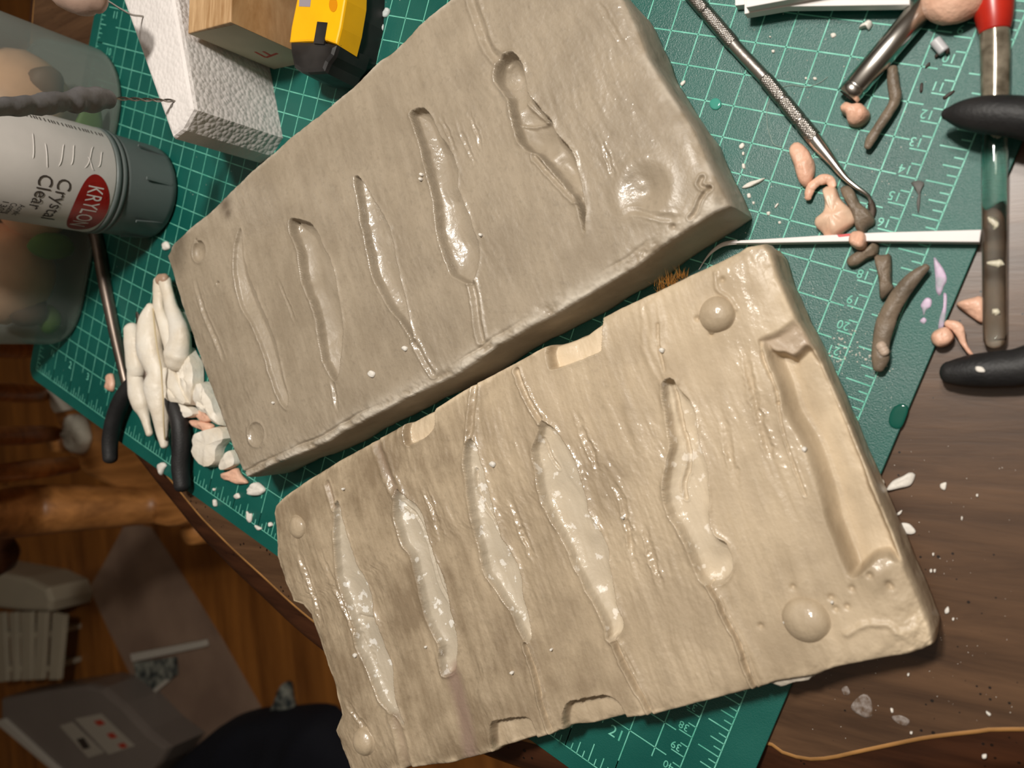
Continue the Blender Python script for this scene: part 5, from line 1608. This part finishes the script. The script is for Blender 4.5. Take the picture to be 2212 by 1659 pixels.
for pts in ([(1560, 470), (1590, 500), (1630, 560), (1645, 620), (1625, 660), (1600, 720), (1575, 690), (1570, 600)], [(1625, 700), (1645, 720), (1640, 820), (1620, 930), (1590, 935), (1600, 860), (1622, 790)],
            [(1475, 780), (1510, 735), (1545, 745), (1540, 790), (1510, 815), (1495, 850), (1485, 810)], [(1470, 885), (1495, 862), (1512, 880), (1495, 905)]):
    tag(pad('paint_spill', c5(pts), 0.02, LILAC, None, 26, noise=0.2, rings=(1.0, 0.8, 0.4)), LLAB.pop(0), 'paint spill', 'lilac paint spills')
DROP = material('glue_drop', (16, 82, 70), 0.06)
tag(pad('glue_drop', ats([(1920, 905), (1930, 880), (1950, 872), (1962, 880), (1958, 900), (1945, 925), (1925, 922)]), 0.05, DROP, None, 24, noise=0.05), 'glossy dried glue puddle at the border of the mat', 'glue')
DROP2 = material('clear_drop', (70, 150, 134), 0.08)
tag(pad('glue_drop', ats([(1546 + 13 * math.cos(a), 225 + 13 * math.sin(a)) for a in np.linspace(0, 6.28, 10, endpoint=False)]), 0.08, DROP2, None, 20, noise=0.0), 'clear round glue drop near the grey mould half', 'glue')
SLAB = ['largest smeared white plaster stain on the dark table', 'slanting white plaster stain between the largest stain and the table rim', 'smallest white plaster stain beside the rim of the tan mould half']
SMEAR = material('white_smear', (150, 140, 134), 0.5, var=0.4, vscale=400, col2=(96, 76, 60))
for pts in ([(1838, 1528), (1862, 1500), (1880, 1508), (1884, 1545), (1868, 1550)], [(1926, 1548), (1945, 1545), (1965, 1556), (1956, 1568), (1938, 1562)], [(1818, 1488), (1830, 1482), (1836, 1498), (1824, 1502)]):
    tag(pad('paint_spill', ats(pts, TABLE_Z), 0.012, SMEAR, None, 20, z0=TABLE_Z, noise=0.3, rings=(1.0, 0.8, 0.4)), SLAB.pop(0), 'stain', 'white smears on the table')
FOAMBIT = material('foam_bit', (200, 206, 204), 0.5)
for pts in ([(828, 30), (838, 18), (844, 24), (838, 36), (830, 38)], [(814, 50), (822, 44), (830, 56), (826, 70), (818, 68)], [(762, 168), (772, 163), (776, 172), (768, 178)]):
    tag(pad('foam_crumb', ats(pts), 0.15, FOAMBIT, None, 16, noise=0.3, rings=(1.0, 0.9, 0.5)), 'tiny foam crumb on the mat between the yellow tool and the grey mould half', 'foam crumb', 'foam crumbs by the yellow tool')

HAIR = material('pale_hair', (150, 168, 158), 0.5)
for pts, lab in (([(1664, 212), (1657, 235), (1657, 265), (1663, 292), (1672, 312), (1690, 318)], 'fine pale hair curling on the mat beside the pick handle'),
                 ([(1690, 188), (1712, 184), (1742, 188), (1768, 180), (1788, 166)], 'fine pale hair crossing a grid line beside the pick grip')):
    tag(tube('hair_strand', ats(pts, 0.03), [0.012] * len(pts), HAIR, None, 40, 5), lab, 'hair')
# coconut-fibre tuft sticking out beneath the tan half
FIB = material('brown_fibre', (170, 116, 48), 0.8)
rs2 = np.random.RandomState(9)
V = []
F = []
c0, c1_ = at(1420, 628, 1.8), at(1480, 598, 1.8)
for i in range(160):
    t = rs2.rand()
    p = c0 + (c1_ - c0) * t + np.array([rs2.randn() * 0.1, rs2.randn() * 0.1, rs2.randn() * 0.15])
    q = p + np.array([rs2.uniform(-0.5, 0.2), rs2.uniform(0.05, 0.5), rs2.uniform(-0.1, 0.15)])
    k = len(V)
    V += [p + [0.012, 0, 0], p - [0.012, 0, 0], q, p + [0, 0, 0.02]]
    F += [[k, k + 1, k + 2], [k + 1, k + 3, k + 2], [k + 3, k, k + 2]]
fib = make_obj('fibre_tuft', V, F, FIB, lower, False)
kind(fib, 'stuff')

# =================================================================== CHAIR AND THINGS ON THE FLOOR
ZSEAT = -30.0
chair = thing('spindle_chair', 'orange-brown wooden chair with a spindle back, pushed beside the table', 'chair', (at(250, 1000, ZSEAT)[0], at(250, 1000, ZSEAT)[1], FLOOR_Z))
seat = at_z([(60, 720), (170, 690), (330, 860), (405, 1040), (408, 1124), (330, 1134), (250, 1060), (165, 1010), (110, 880)], ZSEAT)
prism('seat', catmull(seat, 50, True), ZSEAT - 3.5, ZSEAT, WOOD_CHAIR, chair, bevel=0.8)
for (bx, by, ty) in ((72, 755, 752), (92, 852, 846), (118, 937, 942), (160, 1003, 1022)):
    b0 = at(bx, by, ZSEAT)
    t0 = at(0, ty, ZSEAT + 15)
    tube('spindle', [b0, b0 + (t0 - b0) * 0.5, t0, t0 + (t0 - b0) * 1.2], [1.15, 1.35, 1.2, 0.9], WOOD_CHAIR, chair, 20, 14)
for pts in ([(340, 1092, -1, 2.4), (220, 1096, 2, 2.9), (100, 1100, 6, 3.4), (0, 1108, 12, 3.4), (-140, 1116, 22, 2.8)],):
    tube('back_post', [at(x, y, ZSEAT + z) for x, y, z, r in pts], [r for x, y, z, r in pts], WOOD_CHAIR, chair, 30, 18)
tube('back_post', [at(60, 690, ZSEAT), at(0, 660, ZSEAT + 15), at(-100, 640, ZSEAT + 30)], [2.2, 2.2, 1.8], WOOD_CHAIR, chair, 20, 16)
lg = at(40, 1190, ZSEAT - 6)
sc = np.array(chair['_base'])
cs_ = at(250, 1000, ZSEAT)
for dx, dy in ((-22, -6), (14, -4), (-16, 22), (12, 20)):
    lathe('leg', [(1.3, 0), (2.2, 14), (1.6, 26), (2.4, 38), (2.0, 41.8)], (cs_[0] + dx, cs_[1] + dy, FLOOR_Z), WOOD_CHAIR, chair, 14)
lathe('turned_knob', [(1.0, 0), (2.8, 1.2), (3.6, 3.4), (3.2, 5.6), (1.8, 6.8), (0.4, 7.0)], tuple(at(38, 1188, ZSEAT)), WOOD_EDGE, chair, 24)
PAPER = material('crumpled_paper', (206, 200, 184), 0.7, var=0.12, vscale=20, bump=0.6, bscale=40)
o = pad('crumpled_paper', ats([(150, 956), (152, 910), (164, 895), (188, 901), (200, 940), (197, 963), (184, 980), (162, 972)], ZSEAT), 1.6, PAPER, None, 34, z0=ZSEAT + 0.02, noise=0.2)
tag(o, 'crumpled white paper on the seat of the spindle chair', 'paper')
o = prism('white_card', ats([(95, 838), (140, 872), (150, 884), (112, 892), (104, 880)], ZSEAT + 1), ZSEAT + 0.05, ZSEAT + 0.6, PAPER)
tag(o, 'white card on the chair seat just under the mat corner', 'card')

FZ = FLOOR_Z
KRAFT = material('kraft_paper', (158, 132, 112), 0.6, var=0.2, vscale=6, col2=(132, 108, 92))
sheet = ats([(272, 1129), (327, 1138), (367, 1197), (481, 1380), (565, 1527), (477, 1582), (404, 1623), (330, 1582), (316, 1524), (272, 1435), (239, 1369), (193, 1270), (220, 1226), (250, 1171)], FZ)
o = prism('paper_sheet', sheet, FZ + 0.02, FZ + 0.1, KRAFT)
tag(o, 'long dull brown paper sheet lying on the wooden floor', 'paper')
WBAR = material('white_strip', (196, 190, 178), 0.5)
c3 = lambda pts, z: ats(pts, z, (0, 1050), 2.724)
o = prism('white_strip', c3([(780, 985), (1205, 905), (1215, 940), (790, 1030)], FZ + 1), FZ + 0.35, FZ + 1.6, WBAR)
tag(o, 'straight white strip lying on the brown paper sheet', 'strip')
FABR = material('speckled_fabric', (40, 48, 50), 0.8, var=0.9, vscale=55, col2=(150, 152, 140))
o = prism('fabric_scrap', c3([(785, 1040), (1030, 1006), (1038, 1110), (990, 1150), (825, 1285)], FZ + 0.8), FZ + 0.35, FZ + 0.8, FABR)
tag(o, 'black and white speckled fabric scrap on the brown paper sheet', 'fabric')
prism('white_hem', c3([(825, 1290), (815, 1270), (980, 1135), (998, 1145)], FZ + 0.9), FZ + 0.4, FZ + 0.95, WBAR, o)
o = pad('fabric_scrap', c3([(1630, 1310), (1660, 1210), (1690, 1150), (1722, 1155), (1735, 1240), (1740, 1310)], FZ), 2.0, FABR, None, 24, z0=FZ, noise=0.2)
tag(o, 'small speckled fabric scrap by the dark navy garment', 'fabric')
NAVY = material('navy_cloth', (17, 20, 32), 0.85, var=0.3, vscale=12, bump=0.3, bscale=300)
def cloth(name, outline, z0, h, mat):
    P = catmull(outline, 60, True)
    c = P.mean(0)
    V = []
    F = []
    rg = [1.0, 0.97, 0.9, 0.8, 0.68, 0.55, 0.42, 0.28, 0.14]
    hh = [0.0, 0.45, 0.75, 0.9, 0.97, 1.0, 1.0, 1.0, 1.0]
    for r, k in zip(rg, hh):
        for q in P:
            xy = c[:2] + (q[:2] - c[:2]) * r
            f = float(fnoise(np.array(xy[0] * 0.16), np.array(xy[1] * 0.05), 5, 3))
            fold = math.sin(xy[0] * 0.55 - xy[1] * 0.25 + 3 * f)
            V.append([xy[0], xy[1], z0 + h * k * (1 + 0.10 * fold + 0.18 * f)])
    V.append([c[0], c[1], z0 + h])
    m_ = len(P)
    for k in range(len(rg) - 1):
        for i in range(m_):
            F.append([k * m_ + i, k * m_ + (i + 1) % m_, (k + 1) * m_ + (i + 1) % m_, (k + 1) * m_ + i])
    k = (len(rg) - 1) * m_
    for i in range(m_):
        F.append([k + i, k + (i + 1) % m_, len(V) - 1])
    return make_obj(name, V, F, mat)
nv = cloth('navy_garment', c3([(1000, 1730), (1150, 1555), (1290, 1430), (1400, 1350), (1550, 1302), (1720, 1290), (1900, 1275), (2000, 1300), (2080, 1420), (2200, 1560), (2300, 1750), (2250, 1950), (1900, 2050), (1400, 2000), (1150, 1880)], FZ), FZ + 0.12, 7, NAVY)
tag(nv, 'dark navy garment heaped on the floor under the tan mould half', 'garment')
# slotted white crate lid
CRATE = material('crate_white', (176, 166, 144), 0.5, var=0.1, vscale=10)
cr = thing('slotted_crate', 'off-white slotted plastic crate on the floor beside the chair', 'crate', c3([(180, 980)], FZ)[0])
prism('rim', c3([(-200, 470), (150, 540), (270, 600), (300, 680), (285, 740), (120, 735), (-200, 700)], FZ + 10), FZ, FZ + 10, CRATE, cr, bevel=1.0)
slats = [((-60, 745), (20, 745), (40, 1150), (-40, 1160)), ((50, 745), (92, 742), (100, 1145), (70, 1150)), ((118, 742), (184, 740), (180, 1142), (126, 1145)), ((218, 740), (272, 742), (250, 1138), (200, 1142)), ((306, 745), (380, 760), (344, 1140), (284, 1142))]
for s4 in slats:
    prism('slat', c3(s4, FZ + 9), FZ + 8, FZ + 9, CRATE, cr, bevel=0.2)
for yy in (860, 1060):
    prism('cross_bar', c3([(-60, yy), (285, yy), (282, yy + 30), (-60, yy + 30)], FZ + 8), FZ + 0.0, FZ + 8, CRATE, cr)
# clear bin
binm = material('bin_plastic', (130, 120, 112), 0.3, var=0.1, vscale=5)
bn = thing('storage_bin', 'grey translucent storage bin with a paper label, lying on the floor', 'bin', c3([(500, 1500)], FZ)[0])
prism('bin_lid', c3([(0, 1250), (250, 1205), (500, 1168), (600, 1190), (720, 1290), (860, 1440), (990, 1545), (930, 1640), (820, 1760), (500, 1880), (330, 1659), (160, 1500), (0, 1400)], FZ + 9), FZ + 0.12, FZ + 9, binm, bn, bevel=1.2)
prism('lid_edge', c3([(-40, 1385), (20, 1370), (340, 1665), (420, 1800), (360, 1800), (290, 1665)], FZ + 9.8), FZ + 8.5, FZ + 9.8, WBAR, bn, bevel=0.3)
LABELP = material('label_paper', (170, 162, 148), 0.6)
lb = prism('paper_label', c3([(440, 1370), (590, 1340), (790, 1530), (640, 1580)], FZ + 9.2), FZ + 8.9, FZ + 9.2, LABELP, bn)
for q in ([(550, 1385), (590, 1375), (620, 1400), (580, 1412)], [(625, 1460), (660, 1450), (690, 1478), (655, 1488)], [(690, 1520), (725, 1510), (750, 1535), (715, 1545)]):
    prism('print_mark', c3(q, FZ + 9.3), FZ + 9.1, FZ + 9.3, MARK, lb)
lb2 = prism('paper_label', c3([(350, 1410), (420, 1390), (610, 1570), (520, 1600)], FZ + 9.2), FZ + 8.9, FZ + 9.2, LABELP, bn)
prism('print_mark', c3([(450, 1490), (490, 1480), (530, 1540), (490, 1550)], FZ + 9.3), FZ + 9.1, FZ + 9.3, INK, lb2)

for o in bpy.data.objects:
    if '_base' in o:
        del o['_base']
